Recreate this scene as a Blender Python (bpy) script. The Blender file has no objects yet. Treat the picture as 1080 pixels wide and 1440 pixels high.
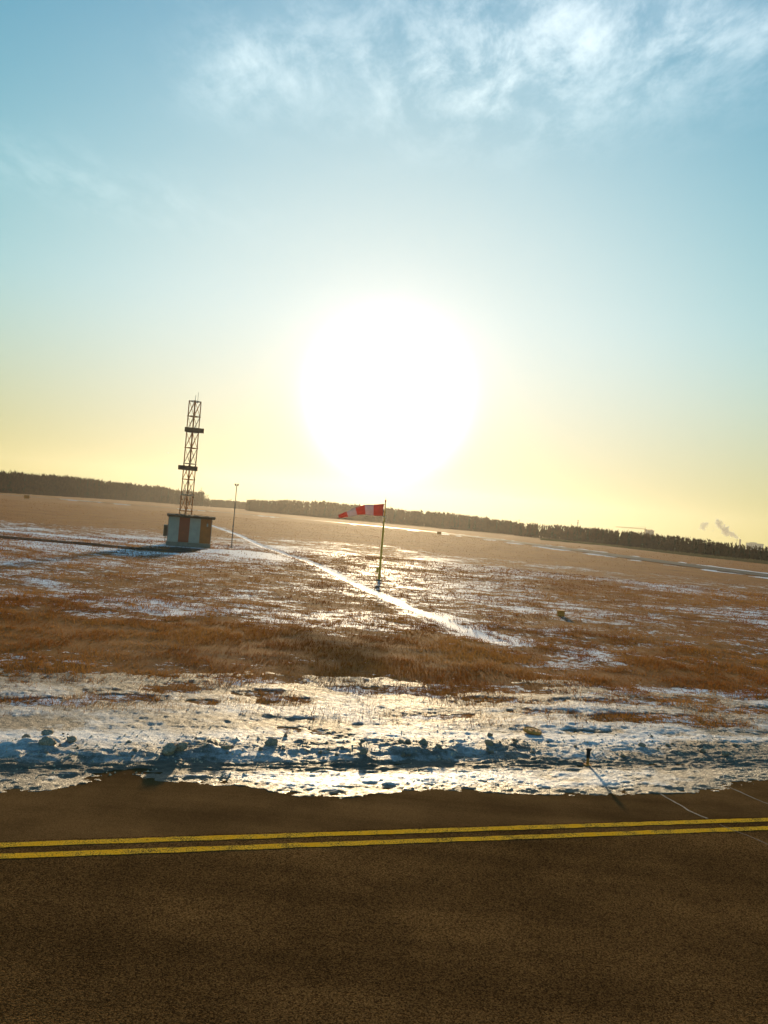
import bpy, math, random
import numpy as np
from mathutils import Vector, Matrix

random.seed(7)
rng = np.random.default_rng(11)
SC = bpy.context.scene
COL = SC.collection

# ------------------------------------------------------------------ camera
H = 4.2                      # eye height above the apron
F = 1080.0                   # focal length in photo pixels (photo is 1080 x 1440)
ROLL = math.radians(4.8)
PITCH = math.atan(7.0 / F)
cr, sr, cp, sp = math.cos(ROLL), math.sin(ROLL), math.cos(PITCH), math.sin(PITCH)
FWD = Vector((0, cp, sp))
R0 = Vector((1, 0, 0)); U0 = Vector((0, -sp, cp))
RIGHT = R0 * cr + U0 * sr
UP = U0 * cr - R0 * sr
cam_d = bpy.data.cameras.new('camera')
cam_d.sensor_fit = 'VERTICAL'; cam_d.sensor_height = 36.0
cam_d.lens = 36.0 * F / 1440.0
cam_d.clip_start = 0.1; cam_d.clip_end = 20000
cam = bpy.data.objects.new('camera', cam_d)
M3 = Matrix((RIGHT, UP, -FWD)).transposed()
cam.matrix_world = Matrix.Translation((0, 0, H)) @ M3.to_4x4()
COL.objects.link(cam)
SC.camera = cam

def ray(px, py):
    return FWD + RIGHT * ((px - 540) / F) - UP * ((py - 720) / F)
def G(px, py, z=0.0):
    """ground point seen at a photo pixel"""
    d = ray(px, py); t = (z - H) / d.z
    return Vector((d.x * t, d.y * t, z))
def at(px, py, Y):
    """point seen at a photo pixel at distance Y ahead"""
    d = ray(px, py); t = Y / d.y
    return Vector((d.x * t, Y, H + d.z * t))

# ------------------------------------------------------------------ light
SUN_EL = math.radians(8.7)
SUN_AZ = math.radians(-0.4)            # straight ahead (+Y)
SUN_DIR = Vector((math.sin(SUN_AZ) * math.cos(SUN_EL), math.cos(SUN_AZ) * math.cos(SUN_EL), math.sin(SUN_EL)))
world = bpy.data.worlds.new('World'); SC.world = world
world.use_nodes = True
wt = world.node_tree; wn = wt.nodes; wl = wt.links
wn.clear()
def wnode(t, **kw):
    n = wn.new(t)
    for k, v in kw.items(): setattr(n, k, v)
    return n
sky = wnode('ShaderNodeTexSky', sky_type='NISHITA', sun_disc=False)
sky.sun_elevation = SUN_EL; sky.sun_rotation = SUN_AZ
sky.altitude = 0; sky.air_density = 1.0; sky.dust_density = 0.3; sky.ozone_density = 1.0
tc = wnode('ShaderNodeTexCoord')
def wmath(op, a, b=None, c=None, clamp=False):
    n = wnode('ShaderNodeMath', operation=op, use_clamp=clamp)
    for i, v in enumerate((a, b, c)):
        if v is None: continue
        if isinstance(v, (int, float)): n.inputs[i].default_value = v
        else: wl.new(v, n.inputs[i])
    return n.outputs[0]
def wcol(op, a, b, f=1.0):
    n = wnode('ShaderNodeMix', data_type='RGBA', blend_type=op, clamp_factor=True)
    for s, v in ((0, f), (6, a), (7, b)):
        if isinstance(v, (int, float)): n.inputs[s].default_value = v
        elif isinstance(v, tuple): n.inputs[s].default_value = (*v, 1)
        else: wl.new(v, n.inputs[s])
    return n.outputs[2]
nrm = wnode('ShaderNodeVectorMath', operation='NORMALIZE'); wl.new(tc.outputs['Generated'], nrm.inputs[0])
dotn = wnode('ShaderNodeVectorMath', operation='DOT_PRODUCT')
wl.new(nrm.outputs[0], dotn.inputs[0]); dotn.inputs[1].default_value = SUN_DIR
ang = wmath('ARCCOSINE', wmath('MINIMUM', dotn.outputs['Value'], 0.999999))      # angle from the sun
sepd = wnode('ShaderNodeSeparateXYZ'); wl.new(nrm.outputs[0], sepd.inputs[0])
zz = wmath('MAXIMUM', sepd.outputs['Z'], 0.02)
# bright hazy aureole round the low sun
aur_in = wmath('MULTIPLY', wmath('POWER', 2.71828, wmath('MULTIPLY', wmath('POWER', wmath('DIVIDE', ang, 0.080), 3.3), -1.0)), 22.0)
aur_out = wmath('MULTIPLY', wmath('POWER', 2.71828, wmath('MULTIPLY', wmath('POWER', wmath('DIVIDE', ang, 0.50), 3.0), -1.0)), 1.4)
aur_rim = wmath('MULTIPLY', wmath('POWER', 2.71828, wmath('MULTIPLY', wmath('POWER', wmath('DIVIDE', ang, 0.150), 4.0), -1.0)), 1.0)
c_in = wcol('MULTIPLY', (1.0, 0.96, 0.9), aur_in)
c_out = wcol('MULTIPLY', (1.0, 0.78, 0.98), aur_out)
c_out = wcol('ADD', c_out, wcol('MULTIPLY', (1.0, 0.58, 0.56), aur_rim))
# thin high cirrus, laid out on a flat layer high above the field
proj = wnode('ShaderNodeCombineXYZ')
wl.new(wmath('DIVIDE', sepd.outputs['X'], zz), proj.inputs[0])
wl.new(wmath('DIVIDE', sepd.outputs['Y'], zz), proj.inputs[1])
def wnoise(scale, detail, rough, stretch=(1, 1, 1), loc=(0, 0, 0), dist=0.0, rot=0.0):
    mp = wnode('ShaderNodeMapping'); mp.inputs['Scale'].default_value = stretch
    mp.inputs['Location'].default_value = loc; mp.inputs['Rotation'].default_value = (0, 0, rot)
    wl.new(proj.outputs[0], mp.inputs[0])
    n = wnode('ShaderNodeTexNoise'); n.inputs['Scale'].default_value = scale
    n.inputs['Detail'].default_value = detail; n.inputs['Roughness'].default_value = rough
    n.inputs['Distortion'].default_value = dist
    wl.new(mp.outputs[0], n.inputs['Vector']); return n.outputs['Fac']
big = wnoise(1.15, 3, 0.5, (1, 0.8, 1), (0.55, 0.35, 0))
fine = wnoise(7.5, 10, 0.66, (1.0, 0.6, 1), (3, 1, 0), 0.22, 0.6)
def wramp(v, lo, hi):
    n = wnode('ShaderNodeMapRange', interpolation_type='SMOOTHSTEP')
    n.inputs['From Min'].default_value = lo; n.inputs['From Max'].default_value = hi
    wl.new(v, n.inputs['Value']); return n.outputs[0]
def cloud_bank(px, py, sx, sy, rot):
    d = ray(px, py); c = (d.x / d.z, d.y / d.z)
    vx = wmath('SUBTRACT', wsep.outputs[0], c[0]); vy = wmath('SUBTRACT', wsep.outputs[1], c[1])
    a = wmath('ADD', wmath('MULTIPLY', vx, math.cos(rot) / sx), wmath('MULTIPLY', vy, math.sin(rot) / sx))
    b = wmath('ADD', wmath('MULTIPLY', vx, -math.sin(rot) / sy), wmath('MULTIPLY', vy, math.cos(rot) / sy))
    r2 = wmath('ADD', wmath('POWER', wmath('ABSOLUTE', a), 2.0), wmath('POWER', wmath('ABSOLUTE', b), 2.0))
    return wmath('POWER', 2.71828, wmath('MULTIPLY', r2, -1.0))
wsep = wnode('ShaderNodeSeparateXYZ'); wl.new(proj.outputs[0], wsep.inputs[0])
banks = wmath('ADD', wmath('MULTIPLY', cloud_bank(715, 90, 0.42, 0.30, -0.25), 1.1), wmath('MULTIPLY', cloud_bank(355, 95, 0.13, 0.22, 0.6), 0.7))
banks = wmath('ADD', banks, wmath('MULTIPLY', cloud_bank(1000, 30, 0.5, 0.16, 0.1), 0.6))
banks = wmath('ADD', banks, wmath('MULTIPLY', cloud_bank(90, 250, 0.5, 0.25, 0.5), 0.25))
banks = wmath('MAXIMUM', banks, wmath('MULTIPLY', wramp(big, 0.58, 0.75), wramp(sepd.outputs['Z'], 0.52, 0.66)))
veil = wnoise(2.2, 5, 0.6, (1, 0.7, 1), (7, 2, 0), 0.3)
cov = wmath('MULTIPLY', banks, wmath('ADD', wmath('MULTIPLY', wramp(fine, 0.36, 0.74), 0.85), wmath('MULTIPLY', wramp(veil, 0.4, 0.7), 0.35)))
cloud = wcol('MULTIPLY', (3.3, 3.0, 2.6), cov)
# soft shoulder on each channel (the camera holds the whole bright sky), then the brownish-yellow low air
SKY = 0.12
sc_ = wnode('ShaderNodeSeparateColor'); wl.new(sky.outputs[0], sc_.inputs[0]); cc_ = wnode('ShaderNodeCombineColor')
for i_, (k_, g_) in enumerate(((0.135, 0.43), (0.074, 0.55), (0.040, 0.49))):
    c2 = wmath('POWER', wmath('MULTIPLY', sc_.outputs[i_], SKY), 2.0)
    wl.new(wmath('MULTIPLY', wmath('DIVIDE', c2, wmath('ADD', c2, k_)), g_ / SKY), cc_.inputs[i_])
tint = wcol('MULTIPLY', cc_.outputs[0], wcol('MIX', (1.0, 0.70, 0.22), (1, 1, 1), wramp(sepd.outputs['Z'], -0.02, 0.27)))
tot = wcol('ADD', wcol('ADD', wcol('ADD', tint, c_in), c_out), cloud)
bg = wnode('ShaderNodeBackground'); bg.inputs['Strength'].default_value = SKY
wo = wnode('ShaderNodeOutputWorld')
wl.new(tot, bg.inputs['Color']); wl.new(bg.outputs[0], wo.inputs['Surface'])

sun_d = bpy.data.lights.new('sun', 'SUN')
sun_d.energy = 4.6; sun_d.angle = math.radians(2.5); sun_d.color = (1.0, 0.74, 0.42)
sun = bpy.data.objects.new('sun', sun_d)
sun.rotation_euler = (-SUN_DIR).to_track_quat('-Z', 'Y').to_euler()
sun.location = (0, 0, 60)
COL.objects.link(sun)

vs = SC.view_settings
vs.view_transform = 'Standard'; vs.look = 'None'; vs.gamma = 1.0; vs.use_curve_mapping = False
vs.exposure = 0.42
SC.cycles.use_denoising = True
SC.cycles.max_bounces = 6; SC.cycles.volume_bounces = 0
SC.cycles.sample_clamp_indirect = 6.0

# ------------------------------------------------------------------ noise (for shaping meshes)
def vnoise(x, y, seed=0):
    xi = np.floor(x).astype(np.int64); yi = np.floor(y).astype(np.int64)
    xf = x - xi; yf = y - yi
    u = xf * xf * (3 - 2 * xf); v = yf * yf * (3 - 2 * yf)
    def h(a, b):
        n = (a * 374761393 + b * 668265263 + seed * 144665) & 0x7fffffff
        n = ((n ^ (n >> 13)) * 1274126177) & 0x7fffffff
        n = ((n ^ (n >> 15)) * 1911520717) & 0x7fffffff
        return ((n ^ (n >> 12)) & 0xffff) / 65535.0
    return (h(xi, yi) * (1 - u) + h(xi + 1, yi) * u) * (1 - v) + (h(xi, yi + 1) * (1 - u) + h(xi + 1, yi + 1) * u) * v
def fbm(x, y, sc, octv=4, seed=0, gain=0.5, sx=1.0, sy=1.0):
    x = np.asarray(x, float) / (sc * sx); y = np.asarray(y, float) / (sc * sy)
    s = 0; a = 1; t = 0
    for o in range(octv):
        s = s + a * vnoise(x, y, seed + o * 17); t += a; a *= gain
        x, y = x * 2.03 * 0.8 - y * 2.03 * 0.6 + 5.1, x * 2.03 * 0.6 + y * 2.03 * 0.8 + 1.7
        if sx != 1 or sy != 1: pass
    return s / t
def fbm_s(x, y, sc, octv=4, seed=0, gain=0.5):
    """like fbm but without turning the axes, so that stretched streaks stay streaks"""
    x = np.asarray(x, float) / sc; y = np.asarray(y, float) / sc
    s = 0; a = 1; t = 0
    for o in range(octv):
        s = s + a * vnoise(x, y, seed + o * 17); t += a; a *= gain
        x = x * 2.07 + 3.3; y = y * 2.07 + 7.9
    return s / t
def sstep(a, b, x):
    t = np.clip((x - a) / (b - a), 0, 1); return t * t * (3 - 2 * t)
def seg_dist(x, y, pts):
    """distance to a polyline"""
    d = np.full(np.shape(x), 1e9)
    for (a, b) in zip(pts[:-1], pts[1:]):
        ex, ey = b[0] - a[0], b[1] - a[1]
        L2 = ex * ex + ey * ey + 1e-9
        t = np.clip(((x - a[0]) * ex + (y - a[1]) * ey) / L2, 0, 1)
        d = np.minimum(d, np.hypot(x - a[0] - ex * t, y - a[1] - ey * t))
    return d
def inside(x, y, poly):
    r = np.zeros(np.shape(x), bool)
    n = len(poly)
    for i in range(n):
        x1, y1 = poly[i][0], poly[i][1]; x2, y2 = poly[(i + 1) % n][0], poly[(i + 1) % n][1]
        c = (y1 > y) != (y2 > y)
        r ^= c & (x < (x2 - x1) * (y - y1) / (y2 - y1 + 1e-12) + x1)
    return r

# ------------------------------------------------------------------ the taxiway frame: u along its edge stripe, v out into the field
A0 = G(0, 1197.5); A1 = G(1080, 1159.5)
UV = (A1 - A0).normalized(); VV = Vector((-UV.y, UV.x, 0))
ORI = G(540, 1177.5)
def uv_of(x, y):
    dx = x - ORI.x; dy = y - ORI.y
    return dx * UV.x + dy * UV.y, dx * VV.x + dy * VV.y
def xy_of(u, v):
    return ORI.x + u * UV.x + v * VV.x, ORI.y + u * UV.y + v * VV.y
def uvp(px, py):
    p = G(px, py); return uv_of(p.x, p.y)
ang_t = math.atan2(UV.y, UV.x)

# ------------------------------------------------------------------ materials
def mat(name, rgb, rough=0.7, spec=0.3, metal=0.0, noise=None, bump=None, trans=None):
    """principled with a light colour breakup: noise=(scale, amount), bump=(scale, strength, distance)"""
    m = bpy.data.materials.new(name); m.use_nodes = True
    nt = m.node_tree; b = nt.nodes['Principled BSDF']
    b.inputs['Base Color'].default_value = (*rgb, 1); b.inputs['Roughness'].default_value = rough
    b.inputs['Specular IOR Level'].default_value = spec; b.inputs['Metallic'].default_value = metal
    co = nt.nodes.new('ShaderNodeTexCoord')
    if noise:
        n = nt.nodes.new('ShaderNodeTexNoise'); n.inputs['Scale'].default_value = noise[0]
        n.inputs['Detail'].default_value = 6; n.inputs['Roughness'].default_value = 0.65
        nt.links.new(co.outputs['Object'], n.inputs['Vector'])
        r = nt.nodes.new('ShaderNodeMapRange')
        r.inputs['From Min'].default_value = 0.3; r.inputs['From Max'].default_value = 0.7
        r.inputs['To Min'].default_value = 1 - noise[1]; r.inputs['To Max'].default_value = 1 + noise[1]
        nt.links.new(n.outputs['Fac'], r.inputs['Value'])
        mx = nt.nodes.new('ShaderNodeMix'); mx.data_type = 'RGBA'; mx.blend_type = 'MULTIPLY'
        mx.inputs[0].default_value = 1; mx.inputs[6].default_value = (*rgb, 1)
        nt.links.new(r.outputs[0], mx.inputs[7]); nt.links.new(mx.outputs[2], b.inputs['Base Color'])
    if bump:
        n = nt.nodes.new('ShaderNodeTexNoise'); n.inputs['Scale'].default_value = bump[0]; n.inputs['Detail'].default_value = 4
        nt.links.new(co.outputs['Object'], n.inputs['Vector'])
        bp = nt.nodes.new('ShaderNodeBump'); bp.inputs['Strength'].default_value = bump[1]; bp.inputs['Distance'].default_value = bump[2]
        nt.links.new(n.outputs['Fac'], bp.inputs['Height']); nt.links.new(bp.outputs[0], b.inputs['Normal'])
    return m

class NT:
    """small helper to wire a node material"""
    def __init__(s, name):
        s.m = bpy.data.materials.new(name); s.m.use_nodes = True
        s.t = s.m.node_tree; s.b = s.t.nodes['Principled BSDF']; s.out = s.t.nodes['Material Output']
        s.co = s.t.nodes.new('ShaderNodeTexCoord')
    def link(s, a, b): s.t.links.new(a, b)
    def noise(s, scale, detail=4, rough=0.6, stretch=None, rot=0.0, vec=None):
        n = s.t.nodes.new('ShaderNodeTexNoise'); n.inputs['Scale'].default_value = scale
        n.inputs['Detail'].default_value = detail; n.inputs['Roughness'].default_value = rough
        v = vec or s.co.outputs['Object']
        if stretch:
            mp = s.t.nodes.new('ShaderNodeMapping'); mp.inputs['Scale'].default_value = stretch
            mp.inputs['Rotation'].default_value = (0, 0, rot); s.link(v, mp.inputs[0]); v = mp.outputs[0]
        s.link(v, n.inputs['Vector']); return n.outputs['Fac']
    def voro(s, scale):
        n = s.t.nodes.new('ShaderNodeTexVoronoi'); n.inputs['Scale'].default_value = scale
        s.link(s.co.outputs['Object'], n.inputs['Vector']); return n.outputs['Distance'], n.outputs['Color']
    def math(s, op, a, b=None, clamp=False):
        n = s.t.nodes.new('ShaderNodeMath'); n.operation = op; n.use_clamp = clamp
        for i, v in enumerate((a, b)):
            if v is None: continue
            if isinstance(v, (int, float)): n.inputs[i].default_value = v
            else: s.link(v, n.inputs[i])
        return n.outputs[0]
    def rng(s, v, a, b, c=0.0, d=1.0):
        n = s.t.nodes.new('ShaderNodeMapRange'); n.interpolation_type = 'SMOOTHSTEP'
        for k, x in zip(('From Min', 'From Max', 'To Min', 'To Max'), (a, b, c, d)): n.inputs[k].default_value = x
        s.link(v, n.inputs['Value']); return n.outputs[0]
    def mix(s, f, a, b, bt='MIX'):
        n = s.t.nodes.new('ShaderNodeMix'); n.data_type = 'RGBA'; n.blend_type = bt
        for i, v in ((0, f), (6, a), (7, b)):
            if isinstance(v, (int, float)): n.inputs[i].default_value = v
            elif isinstance(v, tuple): n.inputs[i].default_value = (*v, 1)
            else: s.link(v, n.inputs[i])
        return n.outputs[2]
    def attr(s, name):
        n = s.t.nodes.new('ShaderNodeAttribute'); n.attribute_name = name; return n.outputs['Fac']
    def bump(s, h, strength, dist):
        n = s.t.nodes.new('ShaderNodeBump'); n.inputs['Strength'].default_value = strength; n.inputs['Distance'].default_value = dist
        s.link(h, n.inputs['Height']); s.link(n.outputs[0], s.b.inputs['Normal'])
    def set(s, **kw):
        for k, v in kw.items():
            i = s.b.inputs[k.replace('_', ' ')]
            if isinstance(v, (int, float)): i.default_value = v
            elif isinstance(v, tuple): i.default_value = (*v, 1)
            else: s.link(v, i)

def make_asphalt(name, base, grain, lo, hi):
    n = NT(name)
    d, c = n.voro(grain)
    sep = n.t.nodes.new('ShaderNodeSeparateColor'); n.link(c, sep.inputs[0])
    g = n.noise(grain * 0.55, 3, 0.7)
    patch = n.noise(0.7, 5, 0.6); streak = n.noise(0.35, 4, 0.6, (0.15, 2.5, 1), -ang_t)
    k = n.math('MULTIPLY', n.rng(sep.outputs[0], 0.0, 1.0, lo, hi), n.rng(g, 0.3, 0.7, 0.65, 1.35))
    k = n.math('MULTIPLY', k, n.rng(patch, 0.3, 0.7, 0.78, 1.2))
    k = n.math('MULTIPLY', k, n.rng(streak, 0.3, 0.7, 0.74, 1.28))
    n.set(Base_Color=n.mix(1.0, base, k, 'MULTIPLY'), Roughness=0.9, Specular_IOR_Level=0.0)
    n.bump(n.math('ADD', n.math('MULTIPLY', d, -1.0), g), 0.75, 0.006)
    return n.m
M = {}
M['asphalt'] = make_asphalt('coarse_asphalt', (0.112, 0.057, 0.018), 85, 0.4, 1.7)
M['shoulder'] = make_asphalt('smooth_asphalt', (0.138, 0.074, 0.026), 150, 0.85, 1.15)
M['far_asphalt'] = make_asphalt('worn_asphalt', (0.10, 0.07, 0.045), 20, 0.8, 1.2)
M['icy_asphalt'] = make_asphalt('icy_asphalt', (0.085, 0.05, 0.026), 20, 0.8, 1.2)
_b = M['icy_asphalt'].node_tree.nodes['Principled BSDF']; _b.inputs['Roughness'].default_value = 0.6; _b.inputs['Specular IOR Level'].default_value = 0.06

def make_paint():
    n = NT('yellow_road_paint')
    d, c = n.voro(60); w = n.noise(55, 4, 0.75); w2 = n.noise(3, 4, 0.6)
    worn = n.rng(n.math('ADD', w, n.math('MULTIPLY', n.math('SUBTRACT', w2, 0.5), 0.5)), 0.48, 0.64)
    col = n.mix(n.rng(w2, 0.3, 0.7), (0.84, 0.42, 0.02), (0.90, 0.52, 0.05))
    n.set(Base_Color=n.mix(worn, col, (0.07, 0.045, 0.02)), Roughness=0.7, Specular_IOR_Level=0.0)
    n.bump(n.math('ADD', n.math('MULTIPLY', d, -1.0), w), 0.8, 0.006)
    return n.m
M['paint'] = make_paint()

GRASS = ((0.31, 0.122, 0.024), (0.22, 0.072, 0.013), (0.14, 0.047, 0.011))
def make_ground():
    n = NT('dry_grass_with_snow')
    a = n.noise(0.12, 5, 0.6); b = n.noise(1.6, 6, 0.7); c = n.noise(14, 5, 0.75)
    k = n.math('ADD', n.math('MULTIPLY', a, 0.5), n.math('MULTIPLY', b, 0.5))
    col = n.mix(n.rng(k, 0.38, 0.62), GRASS[1], GRASS[0])
    col = n.mix(n.rng(c, 0.45, 0.75), col, GRASS[2])
    e = n.noise(0.45, 6, 0.7, (0.6, 1.4, 1)); col = n.mix(n.rng(e, 0.50, 0.68, 0.0, 0.75), col, (0.085, 0.036, 0.012))
    s = n.attr('snow')
    f1 = n.noise(0.85, 7, 0.68, (0.7, 1, 1)); f2 = n.noise(3.2, 8, 0.8)
    f = n.math('ADD', n.math('MULTIPLY', f1, 0.45), n.math('MULTIPLY', f2, 0.55))
    thr = n.math('SUBTRACT', n.math('ADD', f, n.math('MULTIPLY', s, 0.42)), 0.69)
    sn = n.rng(thr, 0.0, 0.045)
    snow = n.mix(n.rng(f2, 0.35, 0.65), (0.74, 0.74, 0.74), (0.88, 0.87, 0.84))
    n.set(Base_Color=n.mix(sn, col, snow), Roughness=n.rng(sn, 0, 1, 0.95, 0.6), Specular_IOR_Level=0.04)
    n.bump(n.math('ADD', n.math('MULTIPLY', c, 0.6), n.math('MULTIPLY', sn, 0.8)), 0.7, 0.03)
    return n.m
M['ground'] = make_ground()
def make_snow():
    n = NT('old_ploughed_snow')
    d = n.attr('dirt')
    a = n.noise(9, 7, 0.75); b = n.noise(45, 5, 0.75); c = n.noise(2.2, 6, 0.7, (0.5, 1.6, 1), -ang_t)
    dd = n.rng(n.math('ADD', n.math('ADD', n.math('ADD', n.math('MULTIPLY', a, 0.3), n.math('MULTIPLY', b, 0.3)), n.math('MULTIPLY', c, 0.4)), n.math('MULTIPLY', d, 0.55)), 0.56, 0.84)
    col = n.mix(n.rng(b, 0.35, 0.7), (0.78, 0.77, 0.75), (0.90, 0.88, 0.84))
    n.set(Base_Color=n.mix(dd, col, (0.17, 0.12, 0.075)), Roughness=n.mix(n.attr('ice'), n.rng(a, 0.3, 0.7, 0.5, 0.7), n.rng(a, 0.3, 0.7, 0.30, 0.60)), Specular_IOR_Level=0.35)
    n.bump(n.math('ADD', n.math('MULTIPLY', a, 1.0), n.math('MULTIPLY', b, 0.6)), 1.0, 0.05)
    return n.m
M['snow'] = make_snow()
M['clod'] = mat('dirty_snow_clod', (0.66, 0.50, 0.34), 0.75, 0.15, noise=(3, 0.45), bump=(5, 1.0, 0.12))
M['crack'] = mat('snow_in_crack', (0.24, 0.18, 0.12), 0.8, noise=(30, 0.5))
def make_blade():
    n = NT('dry_grass_blade')
    col = n.mix(n.attr('tone'), GRASS[1], (0.42, 0.20, 0.046))
    dif = n.t.nodes.new('ShaderNodeBsdfDiffuse'); tr = n.t.nodes.new('ShaderNodeBsdfTranslucent')
    ms = n.t.nodes.new('ShaderNodeMixShader'); ms.inputs[0].default_value = 0.28
    n.link(col, dif.inputs[0]); n.link(col, tr.inputs[0])
    n.link(dif.outputs[0], ms.inputs[1]); n.link(tr.outputs[0], ms.inputs[2]); n.link(ms.outputs[0], n.out.inputs['Surface'])
    n.t.nodes.remove(n.b); return n.m
M['blade'] = make_blade()
M['white_panel'] = mat('grey_white_panel_paint', (0.36, 0.34, 0.29), 0.5, 0.2, noise=(2.5, 0.15))
M['red_panel'] = mat('faded_red_panel_paint', (0.30, 0.07, 0.03), 0.5, 0.3, noise=(2.5, 0.2))
M['orange_panel'] = mat('faded_orange_panel_paint', (0.38, 0.12, 0.025), 0.5, 0.3, noise=(2.5, 0.2))
M['plinth'] = mat('weathered_concrete', (0.22, 0.19, 0.15), 0.9, 0.2, noise=(3, 0.25), bump=(20, 0.5, 0.01))
M['roof'] = mat('dark_felt_roof', (0.11, 0.065, 0.04), 0.9, 0.2, noise=(4, 0.35), bump=(12, 0.6, 0.02))
M['mast'] = mat('rusty_red_mast_paint', (0.42, 0.16, 0.05), 0.6, 0.3, noise=(1.2, 0.35))
M['mast_pale'] = mat('pale_mast_paint', (0.45, 0.36, 0.26), 0.6, 0.3, noise=(1.2, 0.3))
M['antenna'] = mat('dark_antenna_housing', (0.17, 0.095, 0.05), 0.6, 0.3, noise=(3, 0.2))
M['metal'] = mat('weathered_grey_metal', (0.18, 0.15, 0.12), 0.6, 0.4, 0.3, noise=(4, 0.25))
M['dark'] = mat('black_rubber', (0.022, 0.022, 0.024), 0.7, 0.3, noise=(30, 0.3))
M['yellow_pole'] = mat('ochre_pole_paint', (0.80, 0.46, 0.07), 0.5, 0.4, noise=(3, 0.2))
M['orange_paint'] = mat('orange_board_paint', (0.55, 0.19, 0.02), 0.6, 0.3, noise=(3, 0.2))
M['rust'] = mat('rusty_iron', (0.62, 0.25, 0.045), 0.75, 0.35, noise=(14, 0.4), bump=(40, 0.7, 0.006))
M['bark'] = mat('bare_tree_bark', (0.095, 0.042, 0.012), 0.95, 0.1, noise=(0.4, 0.35))
M['needle'] = mat('dark_pine_needles', (0.055, 0.040, 0.012), 0.95, 0.1, noise=(0.3, 0.35))
M['reed'] = mat('pale_dry_reed', (0.33, 0.23, 0.10), 0.9, 0.1, noise=(0.5, 0.3))
M['far_wall'] = mat('far_block_wall', (0.34, 0.31, 0.27), 0.9, 0.2, noise=(0.2, 0.1))
M['far_dark'] = mat('far_dark_concrete', (0.13, 0.11, 0.10), 0.9, 0.2, noise=(0.2, 0.1))
M['glass'] = mat('dark_window_glass', (0.03, 0.035, 0.04), 0.1, 0.5, noise=(0.5, 0.1))
M['crane'] = mat('crane_yellow_steel', (0.40, 0.26, 0.07), 0.6, 0.3, noise=(0.5, 0.1))
M['lamp_red'] = mat('red_lamp_glass', (0.45, 0.03, 0.02), 0.3, 0.5, noise=(8, 0.1))
M['aircraft'] = mat('white_aircraft_skin', (0.60, 0.60, 0.60), 0.4, 0.5, noise=(0.8, 0.06))
def make_cloth(name, rgb):
    n = NT(name)
    col = n.mix(n.rng(n.noise(5, 5, 0.6), 0.3, 0.7), tuple(c * 0.85 for c in rgb), rgb)
    dif = n.t.nodes.new('ShaderNodeBsdfDiffuse'); tr = n.t.nodes.new('ShaderNodeBsdfTranslucent')
    ms = n.t.nodes.new('ShaderNodeMixShader'); ms.inputs[0].default_value = 0.6
    n.link(col, dif.inputs[0]); n.link(col, tr.inputs[0])
    n.link(dif.outputs[0], ms.inputs[1]); n.link(tr.outputs[0], ms.inputs[2]); n.link(ms.outputs[0], n.out.inputs['Surface'])
    n.t.nodes.remove(n.b); return n.m
M['sock_red'] = make_cloth('red_sock_cloth', (0.74, 0.16, 0.10))
M['sock_white'] = make_cloth('white_sock_cloth', (0.72, 0.68, 0.68))

# ------------------------------------------------------------------ mesh helpers
def tag(o, label=None, cat=None, group=None, kind=None):
    for k, v in (('label', label), ('category', cat), ('group', group), ('kind', kind)):
        if v: o[k] = v
    return o
def empty(name, loc, rz=0.0):
    o = bpy.data.objects.new(name, None); COL.objects.link(o)
    o.location = loc; o.rotation_euler = (0, 0, rz); o.empty_display_size = 0.2
    return o
class MB:
    def __init__(s): s.v = []; s.f = []
    def box(s, c, d, mtx=None, taper=1.0):
        b = len(s.v)
        for sz in (-1, 1):
            k = taper if sz > 0 else 1.0
            for sx, sy in ((-1, -1), (1, -1), (1, 1), (-1, 1)):
                p = Vector((sx * d[0] / 2 * k, sy * d[1] / 2 * k, sz * d[2] / 2))
                if mtx: p = mtx @ p
                s.v.append((p.x + c[0], p.y + c[1], p.z + c[2]))
        for q in ((3, 2, 1, 0), (4, 5, 6, 7), (0, 1, 5, 4), (1, 2, 6, 5), (2, 3, 7, 6), (3, 0, 4, 7)):
            s.f.append(tuple(b + i for i in q))
        return s
    def tube(s, pts, rad, n=8, caps=True):
        if not isinstance(rad, (list, tuple)): rad = [rad] * len(pts)
        pts = [Vector(p) for p in pts]; b = len(s.v)
        for i, p in enumerate(pts):
            t = (pts[min(i + 1, len(pts) - 1)] - pts[max(i - 1, 0)]).normalized()
            ref = Vector((0, 0, 1)) if abs(t.z) < 0.9 else Vector((1, 0, 0))
            a = t.cross(ref).normalized(); c = t.cross(a).normalized()
            for k in range(n):
                th = 2 * math.pi * k / n
                q = p + a * (math.cos(th) * rad[i]) + c * (math.sin(th) * rad[i])
                s.v.append((q.x, q.y, q.z))
        for i in range(len(pts) - 1):
            for k in range(n):
                s.f.append((b + i * n + k, b + i * n + (k + 1) % n, b + (i + 1) * n + (k + 1) % n, b + (i + 1) * n + k))
        if caps:
            s.f.append(tuple(b + k for k in range(n))[::-1]); s.f.append(tuple(b + (len(pts) - 1) * n + k for k in range(n)))
        return s
    def bar(s, a, b, w):
        return s.tube([a, b], w / 2 * 1.2, 4)
    def build(s, name, m, parent=None, smooth=False):
        me = bpy.data.meshes.new(name); me.from_pydata(s.v, [], s.f); me.update()
        me.materials.append(m)
        if smooth: me.polygons.foreach_set('use_smooth', [True] * len(me.polygons))
        o = bpy.data.objects.new(name, me); COL.objects.link(o)
        if parent: o.parent = parent
        return o
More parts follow.
